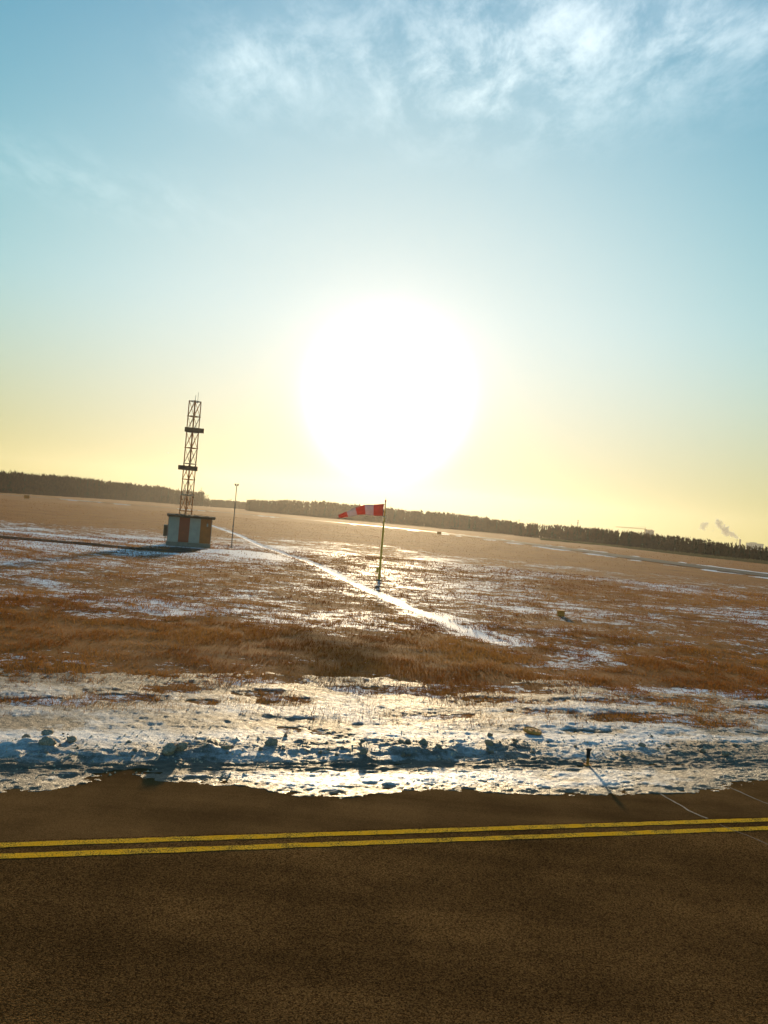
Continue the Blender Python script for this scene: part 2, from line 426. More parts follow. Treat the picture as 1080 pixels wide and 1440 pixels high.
def np_mesh(name, verts, quads, m, smooth=True, attrs=None, parent=None):
    """mesh from numpy arrays (quads or triangles)"""
    verts = np.asarray(verts, np.float32); quads = np.asarray(quads, np.int32)
    me = bpy.data.meshes.new(name); k = quads.shape[1]
    me.vertices.add(len(verts)); me.vertices.foreach_set('co', verts.ravel())
    me.loops.add(quads.size); me.loops.foreach_set('vertex_index', quads.ravel())
    me.polygons.add(len(quads)); me.polygons.foreach_set('loop_start', np.arange(0, quads.size, k, dtype=np.int32))
    me.polygons.foreach_set('use_smooth', np.full(len(quads), smooth))
    for an, av in (attrs or {}).items():
        a = me.attributes.new(an, 'FLOAT', 'POINT'); a.data.foreach_set('value', np.asarray(av, np.float32))
    me.update(calc_edges=True); me.validate()
    me.materials.append(m)
    o = bpy.data.objects.new(name, me); COL.objects.link(o)
    if parent: o.parent = parent
    return o
def grid_quads(nr, nc, wrap=False):
    r = np.arange(nr - 1)[:, None]; c = np.arange(nc if wrap else nc - 1)[None, :]
    c2 = (c + 1) % nc
    return np.stack([r * nc + c, r * nc + c2, (r + 1) * nc + c2, (r + 1) * nc + c], -1).reshape(-1, 4)
def link_part(name, me, parent, mtx=None, loc=None):
    o = bpy.data.objects.new(name, me); COL.objects.link(o); o.parent = parent
    if mtx is not None: o.matrix_local = mtx
    elif loc is not None: o.location = loc
    return o

# ------------------------------------------------------------------ where the snow lies
def gp(*pp): return [tuple(G(x, y)[:2]) for x, y in pp]
EDGE_PX = [(-260, 1112), (-120, 1104), (0, 1113), (60, 1112), (120, 1101), (165, 1091), (190, 1089), (210, 1096), (250, 1103), (330, 1104), (370, 1110),
           (420, 1120), (480, 1122), (520, 1116), (640, 1113), (720, 1116), (800, 1119), (870, 1117), (930, 1116), (1000, 1113), (1030, 1108), (1080, 1096), (1300, 1090)]
EU = np.array([uvp(*p) for p in EDGE_PX])
V_END = uvp(540, 957)[1]
TRENCH = gp((296, 738), (335, 752), (370, 768), (450, 795), (520, 828), (590, 858), (640, 879), (690, 898))
TAIL = gp((690, 898), (740, 925), (800, 955), (850, 985))
SPECK = gp((296, 752), (420, 758), (560, 768), (660, 790), (770, 840), (830, 900), (870, 960), (740, 940), (640, 880), (520, 826), (430, 800), (330, 784))
LSTRIP = gp((-200, 735), (0, 746), (70, 752), (120, 757), (165, 761))
LSTRIP2 = gp((195, 764), (228, 767))
LSPECK = gp((115, 741), (180, 744), (232, 752), (232, 762), (170, 755), (115, 748))
HUTSNOW = gp((296, 775), (350, 776), (375, 785))
HUTSNOW2 = gp((215, 773), (300, 780))
NEARL = gp((0, 925), (60, 920), (170, 935))
ROAD_PTS = [(92, 40), (72, 90), (58, 135), (48, 190), (36, 250), (14, 305), (-24, 342), (-80, 362), (-140, 345), (-200, 300), (-270, 235)]
ROAD_W = 11.0
PATH = gp((-330, 728), (0, 755), (120, 765), (240, 775), (262, 771))
def snow_amount(x, y):
    """0 = bare, 1 = solid; how much thin snow lies on the open field"""
    d = np.hypot(x, y)
    u, v = uv_of(x, y)
    s = 0.33 + 0.20 * sstep(0.40, 0.72, fbm(x, y, 6.0, 5, 3, 0.65)) * sstep(16, 26, d) + 0.10 * sstep(0.45, 0.7, fbm(x, y, 35.0, 3, 9))
    s = s * (1 - 0.75 * sstep(85, 130, d))
    # bare belt of longer grass behind the snow strip
    s = s - 0.28 * np.exp(-((d - 24.5) / 3.4) ** 2)
    jx = 9 * (fbm(x, y, 7, 4, 101) - 0.5); jy = 16 * (fbm(x, y, 7, 4, 103) - 0.5); ins = 0
    for k in range(8):
        an_ = k * 0.785; rj = (0.4 + 0.6 * (k % 2)) * 0.05 * d
        ins = ins + inside(x + jx + rj * math.cos(an_), y + jy + 1.8 * rj * math.sin(an_), SPECK) / 8.0
    s = s + ins * np.maximum(0, 0.42 + 0.5 * (fbm(x, y, 4, 3, 21) - 0.45) - s)
    ins = inside(x, y, LSPECK)
    s = np.where(ins, np.maximum(s, 0.42), s)
    wob = (fbm(x, y, 2.0, 3, 31) - 0.5)
    for pts, w, a in ((TRENCH, 0.38, 1.35), (TRENCH, 1.5, 0.45), (TAIL, 1.1, 0.36), (LSTRIP, 1.0, 1.4), (LSTRIP2, 0.9, 1.4), (HUTSNOW, 2.2, 1.05), (HUTSNOW2, 0.7, 0.9), (NEARL, 0.7, 0.42)):
        t = 1 - sstep(w * 0.6, w * 1.5, seg_dist(x, y, pts) + wob * w * 0.9)
        if pts is TRENCH: t = t * (0.30 + 1.15 * fbm(x, y, 2.2, 4, 91) + 0.35 * (1 - sstep(30, 50, d)))
        s = np.maximum(s, t * a)
    # thin cover thinning out behind the ploughed strip
    vend = V_END + 2.2 * (fbm(u, v, 6.0, 3, 5) - 0.5)
    s = np.maximum(s, 0.46 * (1 - sstep(vend - 0.6, vend + 2.2, v)))
    s = np.where(seg_dist(x, y, PATH) < 1.3, s * 0.35, s)
    rd = seg_dist(x, y, ROAD_PTS)
    edge = np.exp(-((rd - ROAD_W * 0.5 - 2.2) / 2.4) ** 2) * (0.15 + 1.3 * sstep(0.38, 0.62, fbm(x, y, 9.0, 4, 41, 0.65)))
    s = np.maximum(s, edge * np.where(x < -20, 1.35, 1.0))
    return np.clip(s, 0, 1.4)

# ------------------------------------------------------------------ ground: one sheet out to the horizon
th_f = np.radians(np.linspace(-40, 40, 620))
th_c = np.radians(np.linspace(40, 320, 60)[1:-1])
TH = np.concatenate([th_f, th_c])
RR = np.concatenate([np.linspace(0.4, 9, 10), np.linspace(9.3, 34, 330), np.geomspace(34.15, 160, 260)[1:], np.geomspace(162, 2300, 60)])
gr, gt = np.meshgrid(RR, TH, indexing='ij')
gx = gr * np.sin(gt); gy = gr * np.cos(gt)
gu, gv = uv_of(gx, gy)
field = sstep(2.0, 6.0, gv)
gz = -0.05 + field * (0.05 + 0.10 * (fbm(gx, gy, 3.0, 4, 2) - 0.5) + 0.22 * (fbm(gx, gy, 22.0, 3, 8) - 0.5) * sstep(15, 40, gr) * (1 - sstep(60, 90, gr)))
# the trench is a shallow furrow
gz = gz - 0.10 * field * np.exp(-(seg_dist(gx, gy, TRENCH) / 0.45) ** 2)
gs = snow_amount(gx, gy)
centre = len(gx.ravel())
ground = np_mesh('ground', np.stack([gx.ravel(), gy.ravel(), gz.ravel()], -1), grid_quads(len(RR), len(TH), True)[:, ::-1],
                 M['ground'], True, {'snow': gs.ravel()})
tag(ground, 'flat airfield of short dry brown grass with thin patchy snow', 'ground', kind='structure')
def ground_z(x, y):
    u, v = uv_of(np.asarray(x, float), np.asarray(y, float)); r = np.hypot(x, y)
    f = sstep(2.0, 6.0, v)
    z = -0.05 + f * (0.05 + 0.10 * (fbm(x, y, 3.0, 4, 2) - 0.5) + 0.22 * (fbm(x, y, 22.0, 3, 8) - 0.5) * sstep(15, 40, r) * (1 - sstep(60, 90, r)))
    return z - 0.10 * f * np.exp(-(seg_dist(np.asarray(x, float), np.asarray(y, float), TRENCH) / 0.45) ** 2)
def gz1(p): return float(ground_z(np.array([p[0]]), np.array([p[1]]))[0])

# ------------------------------------------------------------------ taxiway pavement
def sheet(name, u0, u1, v0, v1, z, m, parent=None, nu=2, nv=2):
    us = np.linspace(u0, u1, nu); vs_ = np.linspace(v0, v1, nv)
    V, U = np.meshgrid(vs_, us, indexing='ij'); x, y = xy_of(U, V)
    return np_mesh(name, np.stack([x.ravel(), y.ravel(), np.full(x.size, z)], -1), grid_quads(nv, nu), m, False, parent=parent)
taxiway = tag(sheet('taxiway', -120, 120, -23, 0.27, 0.0, M['asphalt']), 'dark coarse asphalt taxiway with double yellow edge stripe', 'taxiway', kind='structure')
shoulder = tag(sheet('taxiway_shoulder', -120, 120, 0.272, 3.7, -0.006, M['shoulder']), 'smooth dark asphalt shoulder between yellow stripes and snow', 'shoulder', kind='structure')
def stripe(v0, v1, seed):
    us = np.linspace(-60, 60, 2400)
    a = v0 + 0.030 * (fbm(us, us * 0 + seed, 0.20, 5, seed) - 0.5); b = v1 + 0.030 * (fbm(us, us * 0 + seed, 0.20, 5, seed + 3) - 0.5)
    x0, y0 = xy_of(us, a); x1, y1 = xy_of(us, b); n = len(us)
    vv = np.concatenate([np.stack([x0, y0, np.full(n, 0.004)], -1), np.stack([x1, y1, np.full(n, 0.004)], -1)])
    return np_mesh('edge_stripe', vv, grid_quads(2, n), M['paint'], False, parent=taxiway)
stripe(-0.215, -0.085, 4); stripe(0.085, 0.215, 9)
def crack(px, w, z, parent, seed):
    pts = [uvp(*p) for p in px]; out = []
    for (a, b) in zip(pts[:-1], pts[1:]):
        k = max(2, int(math.hypot(b[0] - a[0], b[1] - a[1]) / 0.04))
        out += [(a[0] + (b[0] - a[0]) * t / k, a[1] + (b[1] - a[1]) * t / k) for t in range(k)]
    P = np.array(out); n = len(P)
    j = fbm(np.arange(n) * 0.04, np.zeros(n) + seed, 0.25, 4, seed) - 0.5
    ww = w * (0.25 + 1.5 * fbm(np.arange(n) * 0.04, np.zeros(n) + seed + 7, 0.2, 3, seed + 5))
    T = np.gradient(P, axis=0); T /= np.linalg.norm(T, axis=1)[:, None] + 1e-9; Nn = np.stack([-T[:, 1], T[:, 0]], -1)
    C = P + Nn * (j * 0.09)[:, None]
    a = C - Nn * ww[:, None] / 2; b = C + Nn * ww[:, None] / 2
    xa, ya = xy_of(a[:, 0], a[:, 1]); xb, yb = xy_of(b[:, 0], b[:, 1])
    vv = np.concatenate([np.stack([xa, ya, np.full(n, z)], -1), np.stack([xb, yb, np.full(n, z)], -1)])
    np_mesh('snow_filled_crack', vv, grid_quads(2, n), M['crack'], False, parent=parent)
crack([(905, 1100), (933, 1118), (967, 1139), (1003, 1155)], 0.035, -0.002, shoulder, 2)
crack([(1000, 1090), (1030, 1109), (1078, 1129), (1140, 1155)], 0.028, -0.002, shoulder, 5)
crack([(1012, 1160), (1080, 1188), (1200, 1238)], 0.012, 0.006, taxiway, 8)

# ------------------------------------------------------------------ ploughed snow along the pavement edge
BARE = []
for bx, by, hw, hh in ((40, 984, 60, 6), (150, 978, 45, 7), (205, 982, 30, 5), (255, 972, 25, 4), (385, 981, 22, 8), (300, 990, 15, 3), (400, 1030, 25, 6), (470, 1035, 40, 9), (505, 1040, 25, 6),
                       (490, 972, 40, 5), (600, 975, 40, 6), (610, 1010, 40, 3), (830, 1028, 30, 4), (865, 1010, 40, 4), (945, 1010, 60, 5), (910, 1040, 45, 4), (1000, 1020, 40, 4), (850, 988, 60, 3), (970, 985, 50, 5), (1010, 1064, 70, 4), (1060, 1000, 40, 5), (760, 1000, 30, 3), (690, 985, 50, 4)):
    c = uvp(bx, by); a = uvp(bx + hw, by + hw * 0.0); b = uvp(bx, by - hh)
    BARE.append((c[0], c[1], abs(a[0] - c[0]), abs(b[1] - c[1]) + 0.05))
def snow_height(u, v):
    ve = np.interp(u, EU[:, 0], EU[:, 1]) + 0.16 * (fbm(u, v, 0.5, 5, 12, 0.65) - 0.5) + 0.10 * (fbm(u, v, 0.09, 3, 13) - 0.5)
    V0, V1, V2 = 2.45, 3.02, 4.3
    base = 0.026 * sstep(0.0, 0.55, v - ve) - 0.05 * (1 - sstep(-0.1, 0.02, v - ve)) + 0.045 * (fbm_s(u / 2.0, v, 0.16, 5, 15, 0.65) - 0.46)
    rut = np.exp(-((v - (V0 + V1) / 2) / 0.30) ** 2)
    base = base - 0.014 * rut + 0.06 * rut * (fbm_s(u / 2.2, v / 0.55, 0.12, 3, 19) - 0.5)
    along = 0.35 + 1.1 * fbm(u, v * 0.2, 1.6, 3, 23)
    along = along * (1.0 - 0.55 * sstep(3.0, 4.8, u))
    berm = 0.05 * sstep(V1 - 0.15, V1 + 0.50, v + 0.75 * (fbm(u, v, 0.6, 4, 33) - 0.5)) * (1 - 0.72 * sstep(V1 + 0.5, V2 + 0.3, v)) * along
    lump = np.maximum(0, fbm(u, v, 0.42, 4, 27) - 0.47) * 0.26 * np.exp(-((v - 3.6) / 0.75) ** 2) * np.clip(along, 0.3, 1.2)
    lump = lump + (0.035 * (fbm(u, v, 0.16, 4, 29, 0.6) - 0.5)) * sstep(2.9, 3.3, v) * (1 - sstep(4.6, 6, v))
    fld = sstep(4.0, 5.0, v)
    pat = fbm_s(u / 3.4, v, 0.75, 4, 36)
    plain = 0.062 + 0.20 * (pat - 0.46) + 0.10 * (fbm(u, v, 0.20, 5, 39, 0.6) - 0.5)
    w1 = 1.6 * (fbm(u, v, 0.7, 4, 81) - 0.5); w2 = 0.9 * (fbm_s(u / 2, v, 0.5, 4, 83, 0.6) - 0.5); w3 = 0.35 + 1.3 * fbm(u, v, 0.3, 4, 85, 0.65)
    for (bu, bv, au, av_) in BARE:
        plain = plain - 0.125 * np.exp(-((u - bu + w1) / (au * 1.1)) ** 2 - ((v - bv + w2) / av_) ** 2) * w3
    thin = sstep(V_END - 2.2, V_END + 1.0, v + 2.2 * (fbm_s(u / 2, v, 1.4, 3, 44) - 0.5))
    plain = plain - 0.13 * thin
    plain = np.where(plain > 0, plain * 0.42, plain)
    return (base + berm + lump) * (1 - fld) + (plain + 0.25 * (berm + lump)) * fld
SV = np.concatenate([np.arange(0.75, 5.0, 0.024), np.geomspace(5.0, V_END + 1.4, 125)])
SK = np.linspace(-1, 1, 1050)
sv, sk = np.meshgrid(SV, SK, indexing='ij')
su = sk * (9.6 + 0.62 * sv)
sx_, sy_ = xy_of(su, sv)
sh = snow_height(su, sv)
gsz = ground_z(sx_.ravel(), sy_.ravel()).reshape(sx_.shape)
basez = np.where(sv < 4.4, -0.006, gsz); basez = np.where((sv >= 4.4) & (sv < 5.2), np.maximum(-0.006, gsz), basez)
wgt = sstep(4.4, 6.0, sv)
zb = -0.006 * (1 - wgt) + gsz * wgt
sz = zb + sh
dirt = 0.75 * np.exp(-((sv - 2.74) / 0.26) ** 2) + 0.25 * sstep(2.9, 3.2, sv) * (1 - sstep(3.7, 4.4, sv)) + 0.14 + 0.26 * sstep(4.2, 5.2, sv) + 0.15 * sstep(7, 11, sv)
dirt = dirt + 0.6 * (fbm(su, sv, 1.3, 3, 51) - 0.5) + 0.30 * sstep(4.2, 6.5, su) * (1 - sstep(3.2, 4.2, sv)) + 0.5 * (1 - sstep(0.0, 0.03, sh))
dirt = dirt + 0.40 * (1 - sstep(0.0, 0.35, sv - np.interp(su, EU[:, 0], EU[:, 1]))) + 0.10 * (sv < 2.5)
q = grid_quads(len(SV), len(SK))
keep = (sh.ravel()[q] > -0.012).any(1)
snow = np_mesh('snow_bank', np.stack([sx_.ravel(), sy_.ravel(), sz.ravel()], -1), q[keep], M['snow'], True, {'dirt': dirt.ravel(), 'ice': (1 - sstep(2.2, 2.7, sv)).ravel()})
tag(snow, 'uneven ploughed snow strip lying along the taxiway edge', 'snow', kind='stuff')

def blob_mesh(name, seed, m, amp=0.75, flat=0.75):
    import bmesh
    bm = bmesh.new(); bmesh.ops.create_icosphere(bm, subdivisions=3, radius=1.0)
    r = random.Random(seed); ax = [Vector((r.uniform(-1, 1), r.uniform(-1, 1), r.uniform(-1, 1))).normalized() for _ in range(9)]
    cut = [r.uniform(0.45, 0.9) for _ in ax]
    for v in bm.verts:
        n = v.co.normalized(); k = 1.0
        for a, c in zip(ax, cut):
            d = n.dot(a)
            if d > c: k = min(k, c / d * 0.95 + 0.04)
        f = float(fbm(np.array([n.x * 2.1 + seed + n.z * 1.3]), np.array([n.y * 2.1 + n.z * 1.7]), 0.5, 4, seed)[0]) - 0.5
        v.co = n * k * (1 + amp * f); v.co.z *= flat
    me = bpy.data.meshes.new(name); bm.to_mesh(me); bm.free(); me.materials.append(m)
    me.polygons.foreach_set('use_smooth', [True] * len(me.polygons))
    return me
clod_me = [blob_mesh('snow_clod', s, M['clod']) for s in range(9)]
def snow_top(u, v):
    x, y = xy_of(u, v); h = float(snow_height(np.array([u]), np.array([v]))[0]); g = gz1((x, y))
    w = float(sstep(4.4, 6.0, np.array([v]))[0])
    return (x, y, max(-0.006 * (1 - w) + g * w + h, -0.006 if v < 5.2 else g))
def clod(u, v, size, i, label, group, el=1.0):
    p = snow_top(u, v)
    o = bpy.data.objects.new('snow_clod', clod_me[i % len(clod_me)]); COL.objects.link(o)
    o.location = (p[0], p[1], p[2] + size * 0.30); o.rotation_euler = (0, 0, random.uniform(0, 6.28))
    o.scale = (size * random.uniform(0.85, 1.25) * el, size * random.uniform(0.8, 1.1), size * random.uniform(0.8, 1.15))
    tag(o, label, 'snow clod', group); return o
main_clods = [((238, 1064), 0.19, 'tall pale snow lump, left half of the largest pair on the bank'),
              ((254, 1062), 0.18, 'tall dark snow lump, right half of the largest pair on the bank'),
              ((381, 1052), 0.17, 'broad dirty snow lump with blue shaded hollow at its side'),
              ((66, 1056), 0.16, 'low wide snow lump behind the bank, beside a shallow trough'),
              ((510, 1067), 0.095, 'small round snow lump alone on clean snow by a bare patch'),
              ((875, 1066), 0.09, 'small dirty snow lump beside the short marker post')]
for i, (p, s, lb) in enumerate(main_clods):
    u, v = uvp(*p); clod(u, v, s * 0.82, i, lb, 'snow clods on the ploughed bank')
rc = random.Random(5)
n_cl = 0
while n_cl < 95:
    u = rc.uniform(-8.8, 9.5); v = rc.gauss(3.55, 0.42)
    if v < 3.05 or v > 5.2: continue
    dens = float(fbm(np.array([u]), np.array([0.3]), 1.1, 3, 61)[0])
    if rc.random() > 0.25 + 1.6 * max(0, dens - 0.35) or (u > 3.5 and rc.random() < 0.5): continue
    s = min(0.10, 0.024 + rc.expovariate(1 / 0.022))
    kind_ = ('fist-sized crumb', 'fist-sized crumbs of snow') if s < 0.05 else ('loaf-sized lump', 'loaf-sized lumps of snow') if s < 0.09 else ('bucket-sized lump', 'bucket-sized lumps of snow')
    wh_ = ('at the foot of the ploughed bank', 'below the bank crest') if v < 3.45 else ('on top of the ploughed bank', 'on the bank crest') if v < 4.1 else ('on the flat snow behind the bank', 'behind the bank')
    clod(u, v, s, rc.randrange(9), 'rough ' + kind_[0] + ' of snow ' + wh_[0], kind_[1] + ' ' + wh_[1]); n_cl += 1
# crumbs too small to count
NC_ = 1500
cu = rng.uniform(-9, 9.8, NC_); cw = rng.normal(3.3, 0.7, NC_); ok_ = (cw > 2.35) & (cw < 6.5); cu = cu[ok_]; cw = cw[ok_]
cx_, cy_ = xy_of(cu, cw); wg_ = sstep(4.4, 6.0, cw)
cz_ = np.maximum(-0.006 * (1 - wg_) + ground_z(cx_, cy_) * wg_ + snow_height(cu, cw), -0.006)
cv = []; cf = []
for p in zip(cx_, cy_, cz_):
    s = rc.uniform(0.008, 0.028); b = len(cv); a = rc.uniform(0, 6.28)
    for t in range(4): cv.append((p[0] + math.cos(a + t * 1.57) * s * rc.uniform(0.7, 1.2), p[1] + math.sin(a + t * 1.57) * s * rc.uniform(0.7, 1.2), p[2] - 0.004))
    cv.append((p[0] + s * rc.uniform(-.3, .3), p[1] + s * rc.uniform(-.3, .3), p[2] + s * rc.uniform(0.7, 1.3)))
    cf += [(b + t, b + (t + 1) % 4, b + 4) for t in range(4)]
cr_o = np_mesh('snow_crumbs', cv, cf, M['clod'], False)
tag(cr_o, 'fine snow crumbs strewn over the ploughed bank', 'snow', kind='stuff')

# ------------------------------------------------------------------ grass
def blades(n, r0, r1, hmin, hmax, wmin, name, label, pw=1.0):
    t = rng.random(n); r = (r0 ** pw + t * (r1 ** pw - r0 ** pw)) ** (1 / pw)
    a = np.radians(rng.uniform(-36, 36, n)); x = r * np.sin(a); y = r * np.cos(a)
    u, v = uv_of(x, y)
    s = snow_amount(x, y)
    cl = fbm(x, y, 0.9, 4, 71)
    onbank = v < V_END + 1.2
    hs = snow_height(u, v)
    bare = np.where(onbank, np.clip(1 - sstep(-0.01, 0.035, hs), 0.22, 1), np.clip(1.08 - s * 1.05, 0.05, 1))
    ok = (v > 5.0) & (rng.random(n) < bare * (0.35 + 0.9 * sstep(0.35, 0.6, cl)))
    ok &= (seg_dist(x, y, PATH) > 1.2) & (seg_dist(x, y, ROAD_PTS) > ROAD_W / 2)
    x = x[ok]; y = y[ok]; r = r[ok]; cl = cl[ok]; hs = hs[ok]; onb = onbank[ok]; m = len(x)
    z = ground_z(x, y) - 0.02 + np.where(onb, np.clip(hs, 0, 0.1) * 0.5, 0)
    h = (hmin + (hmax - hmin) * rng.random(m) ** 1.6) * (0.55 + 0.9 * cl)
    w = np.maximum(wmin, 0.00045 * r) * (0.7 + 0.6 * rng.random(m))
    yaw = rng.uniform(0, np.pi, m); lx = rng.normal(0, 0.45, m) * h; ly = rng.normal(0, 0.35, m) * h
    dx = np.cos(yaw) * w; dy = np.sin(yaw) * w * 0.6
    V = np.empty((m, 3, 3))
    V[:, 0] = np.stack([x - dx, y - dy, z], -1); V[:, 1] = np.stack([x + dx, y + dy, z], -1); V[:, 2] = np.stack([x + lx, y + ly, z + h], -1)
    tone = np.repeat(np.clip(fbm(x, y, 3.0, 4, 77, 0.6) * 2.2 - 0.65 + rng.normal(0, 0.25, m), 0, 1), 3)
    o = np_mesh(name, V.reshape(-1, 3), np.arange(m * 3).reshape(-1, 3), M['blade'], False, {'tone': tone})
    tag(o, label, 'grass', kind='stuff'); return o
blades(190000, 15.5, 34, 0.05, 0.15, 0.005, 'dry_grass', 'short dry brown grass standing behind the snow strip', 1.2)
blades(170000, 34, 80, 0.06, 0.16, 0.010, 'dry_grass', 'dry brown grass round the wind sock and hut', 1.3)
blades(45000, 80, 260, 0.06, 0.13, 0.03, 'dry_grass', 'distant dry brown grass in front of the far road', 1.3)

# ------------------------------------------------------------------ far road and hut path
def ribbon(name, pts, w, z, m, step=4.0, wob=0.0, follow=False):
    P = []
    pts = [Vector((p[0], p[1], 0)) for p in pts]
    for i in range(len(pts) - 1):
        p0 = pts[max(i - 1, 0)]; p1 = pts[i]; p2 = pts[i + 1]; p3 = pts[min(i + 2, len(pts) - 1)]
        k = max(3, int((p2 - p1).length / step))
        for j in range(k):
            t = j / k
            P.append(0.5 * ((2 * p1) + (p2 - p0) * t + (2 * p0 - 5 * p1 + 4 * p2 - p3) * t * t + (3 * p1 - p0 - 3 * p2 + p3) * t ** 3))
    P.append(pts[-1]); n = len(P); nc = 5; vv = []
    for i, p in enumerate(P):
        t = (P[min(i + 1, n - 1)] - P[max(i - 1, 0)]).normalized(); nn = Vector((-t.y, t.x, 0))
        for c in range(nc):
            k = (c / (nc - 1) - 0.5) * (w + wob * random.uniform(-1, 1))
            qv = p + nn * k
            vv.append((qv.x, qv.y, (gz1(qv) if follow else 0) + z))
    return np_mesh(name, vv, grid_quads(n, nc), m, True)
tag(ribbon('far_road', ROAD_PTS, ROAD_W, 0.09, M['icy_asphalt']), 'grey airfield road curving along the forest edge', 'road', kind='structure')
tag(ribbon('hut_path', PATH, 2.4, 0.05, M['far_asphalt'], 0.8, 0.3, True), 'narrow dark path leading to the striped hut', 'path', kind='structure')

# ------------------------------------------------------------------ striped equipment hut
HUT_Y = G(264, 768.5).y
hl = at(235, 767, HUT_Y); hr = at(293.6, 771, HUT_Y)
HW = (hr.x - hl.x) * 0.99; HD = 2.7; HH = 2.72
HR = math.radians(15.0)
hut = empty('equipment_hut', ((hl.x + hr.x) / 2 - math.sin(HR) * HD / 2, HUT_Y + math.cos(HR) * HD / 2, gz1(((hl.x + hr.x) / 2, HUT_Y))), HR)
tag(hut, 'small flat roofed hut in broad red and white stripes', 'hut')
MB().box((0, 0, 0.12), (HW + 0.16, HD + 0.16, 0.54)).build('plinth', M['plinth'], hut)
MB().box((0, 0, 0.39 + (HH - 0.39) / 2), (HW - 0.08, HD - 0.08, HH - 0.39)).build('wall', M['white_panel'], hut)
pw_ = HW / 4
for i, mm in enumerate(('white_panel', 'red_panel', 'white_panel', 'orange_panel')):
    x = -HW / 2 + pw_ * (i + 0.5)
    p = MB().box((x, -HD / 2 + 0.0, 0.41 + (HH - 0.43) / 2), (pw_ - 0.012, 0.06, HH - 0.45)).build('stripe_panel', M[mm], hut)
    p['label'] = ('pale grey white' if mm == 'white_panel' else 'faded red' if mm == 'red_panel' else 'orange red') + ' vertical wall stripe'
for i, mm in enumerate(('red_panel', 'white_panel', 'red_panel')):
    for s in (-1, 1):
        MB().box((s * HW / 2, -HD / 2 + 0.04 + (HD - 0.08) / 3 * (i + 0.5), 0.41 + (HH - 0.43) / 2), (0.06, (HD - 0.1) / 3 - 0.012, HH - 0.45)).build('stripe_panel', M[mm], hut)
rf = MB()
nx, ny = 26, 10
for j in range(ny + 1):
    for i in range(nx + 1):
        e = 1 if i in (0, nx) or j in (0, ny) else 0
        rf.v.append(((i / nx - 0.5) * (HW + 0.55) + 0.08, (j / ny - 0.5) * (HD + 0.7), HH + 0.17 + 0.06 * random.uniform(-1, 1) - (0.05 * random.random() if e else 0)))
for j in range(ny):
    for i in range(nx):
        a = j * (nx + 1) + i; rf.f.append((a, a + 1, a + nx + 2, a + nx + 1))
roof = rf.build('roof', M['roof'], hut)
MB().box((0.08, 0, HH + 0.035), (HW + 0.50, HD + 0.65, 0.17)).build('roof_edge', M['roof'], roof)
MB().box((HW / 2 - 0.32, -HD / 2 - 0.06, 2.12), (0.13, 0.05, 0.26)).build('wall_lamp', M['white_panel'], hut)
MB().box((HW / 2 - 0.32, -HD / 2 - 0.07, 2.30), (0.05, 0.05, 0.10)).build('lamp_bracket', M['metal'], hut)
ac = MB().box((-HW / 2 - 0.22, -0.55, 1.35), (0.34, 0.85, 1.05)).build('cooling_unit', M['metal'], hut)
MB().box((-HW / 2 - 0.22, -0.99, 1.35), (0.26, 0.02, 0.8)).build('grille', M['antenna'], ac)
MB().box((-HW / 2 - 0.20, -0.55, 0.60), (0.06, 0.7, 0.46)).build('bracket', M['metal'], ac)
dr = MB().box((0.3, HD / 2 + 0.01, 1.40), (0.95, 0.06, 2.0)).build('door', M['metal'], hut)
MB().box((-0.05, HD / 2 + 0.05, 1.35), (0.12, 0.05, 0.04)).build('handle', M['dark'], dr)
MB().tube([(HW / 2 + 0.06, -HD / 2 - 0.05, 0.05), (HW / 2 + 0.06, -HD / 2 - 0.05, HH)], 0.03, 6).build('downpipe', M['plinth'], hut)

# ------------------------------------------------------------------ lattice mast
TW_Y = HUT_Y + HD + 2.4
tb = at(260.5, 722, TW_Y); ttop = at(271.8, 564, TW_Y)
TX = at(262.5, 705, TW_Y).x
TH_ = at(271.8, 564, TW_Y).z
tg = gz1((TX, TW_Y))
mast = empty('lattice_mast', (TX, TW_Y, tg), math.radians(57))
tag(mast, 'tall square lattice antenna mast behind the striped hut', 'mast')
S = 0.40; NB = 9; HT = TH_ - tg
def strut(a, b, w, m, name):
    MB().bar(a, b, w).build(name, m, mast)
cs = [(-S, -S), (S, -S), (S, S), (-S, S)]
for x, y in cs:
    MB().tube([(x, y, -0.1), (x, y, HT)], 0.052, 6).build('leg', M['mast'], mast)
bay = HT / NB
for k in range(NB + 1):
    z = min(k * bay + 0.04, HT - 0.03)
    mm = M['mast'] if k % 2 == 0 else M['mast_pale']
    for i in range(4):
        a, b = cs[i], cs[(i + 1) % 4]
        ex = 0.10 if 0 < k < NB else 0.0
        dx, dy = (b[0] - a[0]) / (2 * S), (b[1] - a[1]) / (2 * S)
        strut((a[0] - dx * ex, a[1] - dy * ex, z), (b[0] + dx * ex, b[1] + dy * ex, z), 0.075, mm, 'ring_bar')
    if k == NB: break
    for i in range(4):
        a, b = cs[i], cs[(i + 1) % 4]
        strut((a[0], a[1], z), (b[0], b[1], z + bay), 0.06, mm, 'brace')
        strut((b[0], b[1], z), (a[0], a[1], z + bay), 0.06, mm, 'brace')
MB().tube([(0.1, 0.1, HT - 0.1), (0.1, 0.1, HT + 0.62)], 0.02, 5).build('lightning_rod', M['metal'], mast)
MB().tube([(S, S * 0.2, HT - 0.2), (S, S * 0.2, HT + 0.95)], 0.018, 5).build('lightning_rod', M['metal'], mast)
MB().box((0, 0, -0.02), (1.3, 1.3, 0.3)).build('foundation', M['plinth'], mast)
Rm = Matrix.Rotation(-math.radians(57), 3, 'Z')
